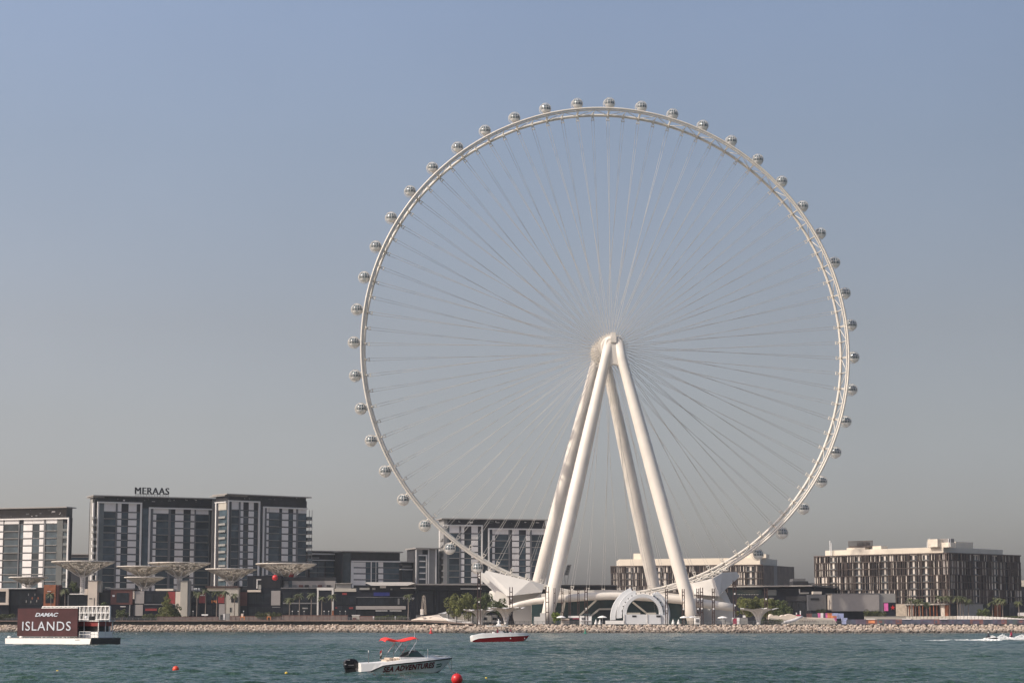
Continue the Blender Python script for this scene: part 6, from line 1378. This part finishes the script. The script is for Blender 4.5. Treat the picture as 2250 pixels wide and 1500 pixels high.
def jet_skis():
    def ski(lab, plab, loc, rot, m, hm):
        r = thing('jet_ski', lab, 'jet ski', (0, 0, 0), 'jet skis with riders')
        st = [(-1.5, .35, .30), (-1.2, .5, .38), (-.3, .55, .45), (.5, .5, .55), (1.2, .3, .55), (1.65, .03, .5)]
        secs = [(x, -.12 if x < 1 else .0+.3*(x-1), (b*.8, .08 if x < 1.2 else .25), (b, z-.15), (b*.85, z)) for x, b, z in st]
        mb = loft(r, secs, 'black', 'white'); mb.build('rub_rail', 'slab', r)
        MB().prism([(-1.1, -.2, .4), (-1.0, -.2, .72), (-.1, -.2, .78), (.1, -.2, .5)], (0, .4, 0)).build('seat', 'black', r)
        MB().prism([(.0, -.22, .45), (.15, -.18, .95), (.45, -.18, 1.0), (1.3, -.25, .6)], (0, .44, 0)).build('cowl', 'white', r)
        MB().tube([(.1, -.42, 1.05), (.2, 0, 1.0), (.1, .42, 1.05)], .03, 6).build('handlebar', 'black', r)
        r.location = loc; r.rotation_euler = (0, 0, rot)
        p = skin_person('person', plab, SEAT, PE, PR, m, Matrix.Translation(loc) @ Matrix.Rotation(rot, 4, 'Z') @ Vector((-.55, 0, .72)), (.16, 0, .9), hm, rot, 'jet ski riders')
    a = on_z(2176, 1406, 0); a.z = .15; ski('white jet ski speeding to the right ahead of a long foam wake', 'person in dark clothes with a white helmet riding the jet ski', a, .05, 'clothdark', 'white')
    b = on_z(2222, 1404.5, 0); b.z = .15; ski('jet ski seen end on amid white spray near the right border', 'person in a red vest riding the jet ski seen end on', b, 1.45, 'clothred', 'clothred')
    rg = random.Random(77); mb = MB()
    def blob(px, py, s, h):
        p = on_z(px, py, 0); mb.ball(p+Vector((rg.uniform(-.5, .5), rg.uniform(-.5, .5), h)), s, 1, .25, rg, (1.5, 1, .55))
    for i in range(360):
        t = rg.random()**.7; px = 2020+(2176-2020)*t; blob(px, 1406.6+rg.gauss(0, .35), rg.uniform(.09, .26)*(.45+.7*t), rg.uniform(0, .24*t+.03))
    for i in range(130): px = rg.uniform(1900, 2025); blob(px, 1407+rg.gauss(0, .5)-(2025-px)*.004, rg.uniform(.07, .18), .02)
    for i in range(260): px = rg.uniform(2160, 2196); blob(px, 1407+rg.gauss(0, .3), rg.uniform(.12, .32), rg.uniform(0, .25))
    tag(stuff(mb.build('foam_wake', 'foam')), 'long white foam wake trailing behind the jet ski', 'wake')
    mb = MB()
    for i in range(1500):
        px = rg.uniform(2188, 2262); g = math.exp(-((px-2203)/9)**2)+.9*math.exp(-((px-2247)/13)**2); h = rg.random()**1.4*(.35+1.0*g)
        p = on_z(px, 1404.6+rg.gauss(0, .3), 0); mb.ball(p+Vector((0, rg.uniform(-1, 1), h)), rg.uniform(.03, .13)*(1.25-.4*h), 1, .2, rg)
    tag(stuff(mb.build('spray', 'foam')), 'white spray thrown up around the jet ski seen end on', 'spray')
    mb = MB()
    for (x0, x1, y, n) in ((1660, 1750, 1406.5, 110), (1905, 1950, 1406, 40), (60, 95, 1389.5, 0), (262, 300, 1391.5, 30), (580, 592, 1395.5, 14), (780, 812, 1483, 26), (1100, 1125, 1410.5, 14)):
        for i in range(n):
            p = on_z(rg.uniform(x0, x1), y+rg.gauss(0, .35), 0); s = mpp(p.y)*rg.uniform(.6, 1.6)*(.45 if p.y < 200 else 1); mb.ball(p+Vector((0, 0, .03)), s, 1, .25, rg, (2.2, 1, .35))
    tag(stuff(mb.build('foam_streaks', 'foam')), 'thin streaks of foam on wave crests across the water', 'foam')
jet_skis()
def buoys():
    for x, y, m, lab in ((947, 1391.5, 'redbright', 'red channel marker buoy at the foot of the rock bank'), (1286, 1391.5, 'green', 'green channel marker buoy at the foot of the rock bank')):
        p = on_z(x, y, 0); s = .9 if m == 'green' else 1.1; r = thing('marker_buoy', lab, 'buoy', p, 'channel marker buoys'); MB().lathe([(.01, -.2), (.75*s, -.15), (.75*s, .3), (.4*s, .4), (.22*s, 1.35*s), (.01, 1.4*s)], p, 14).build('float', m, r); mb = MB(); mb.tube([p+Vector((0, 0, 1.3*s)), p+Vector((0, 0, 1.7*s))], .06, 5)
        (mb.box((p.x-.22, p.y-.22, p.z+1.55*s), (p.x+.22, p.y+.22, p.z+2.0*s)) if m == 'redbright' else mb.lathe([(.3, 1.55*s), (.01, 2.1*s)], p, 10)).build('top_mark', m, r)
    c = on_z(386, 1475, 0); c.z = .2; r = thing('mooring_buoy', 'orange red mooring ball floating alone left of the motorboat', 'buoy', c, 'floating mooring balls'); mb = MB(); mb.ball(c, 7*mpp(c.y), 3); mb.build('ball', 'buoyorange', r, True); MB().tube([c+Vector((0, 0, .2)), c+Vector((0, 0, .28))], .03, 6).build('eye', 'slab', r)
    for x, y, lab in ((126, 1476, 'small yellow float at the lower left'), (838, 1484.5, 'small yellow float beside the hull of the motorboat'), (1068, 1492, 'small yellow float right of the big red mooring ball'), (629, 1480, 'small yellow float between the orange ball and the motorboat')):
        c = on_z(x, y, 0); c.z = .07; s = mpp(c.y)*3.4; mb = MB(); mb.lathe([(.01, -.6*s), (s*.8, -.4*s), (s, 0), (s*.8, .5*s), (.3*s, .8*s), (.01, .85*s)], c, 10); tag(mb.build('net_float', 'yellow'), lab, 'float', 'small yellow floats')
buoys()

def strollers():
    for x, y, D, m, lab in ((1003, 1364.5, 866, 'clothdark', 'person in dark clothes by the railing near the white terrace'), (868.5, 1361, 942, 'fabricwhite', 'person in white walking in front of the long trimmed hedge'), (820.5, 1361, 950, 'fabricwhite', 'person in white standing left of the long trimmed hedge'), (1262, 1369, 874, 'clothdark', 'person in dark clothes between the food stalls'), (1594, 1369, 874, 'clothdark', 'person standing under the parasol by the right boarding platform')):
        b = at(x, y, D); b.z = b.z if x < 900 else 3.62
        skin_person('person', lab, STAND, PE, PR, m, b, (.03, 0, 1.68), 'black', rnd.uniform(0, 6), 'people on the promenade')
strollers()

# ================================================================== HAZE
def haze():
    mb = MB(); mb.box((-700, -60, -4.5), (700, 1500, 330)); o = mb.build('haze', 'foam'); o.data.materials.clear(); stuff(o)
    m = bpy.data.materials.new('haze'); m.use_nodes = True; t = m.node_tree; t.nodes.remove(t.nodes['Principled BSDF'])
    v = t.nodes.new('ShaderNodeVolumePrincipled'); v.inputs['Color'].default_value = (.86, .90, .97, 1); v.inputs['Density'].default_value = 0.00005; v.inputs['Anisotropy'].default_value = .2
    t.links.new(v.outputs[0], t.nodes['Material Output'].inputs['Volume']); o.data.materials.append(m)
haze()
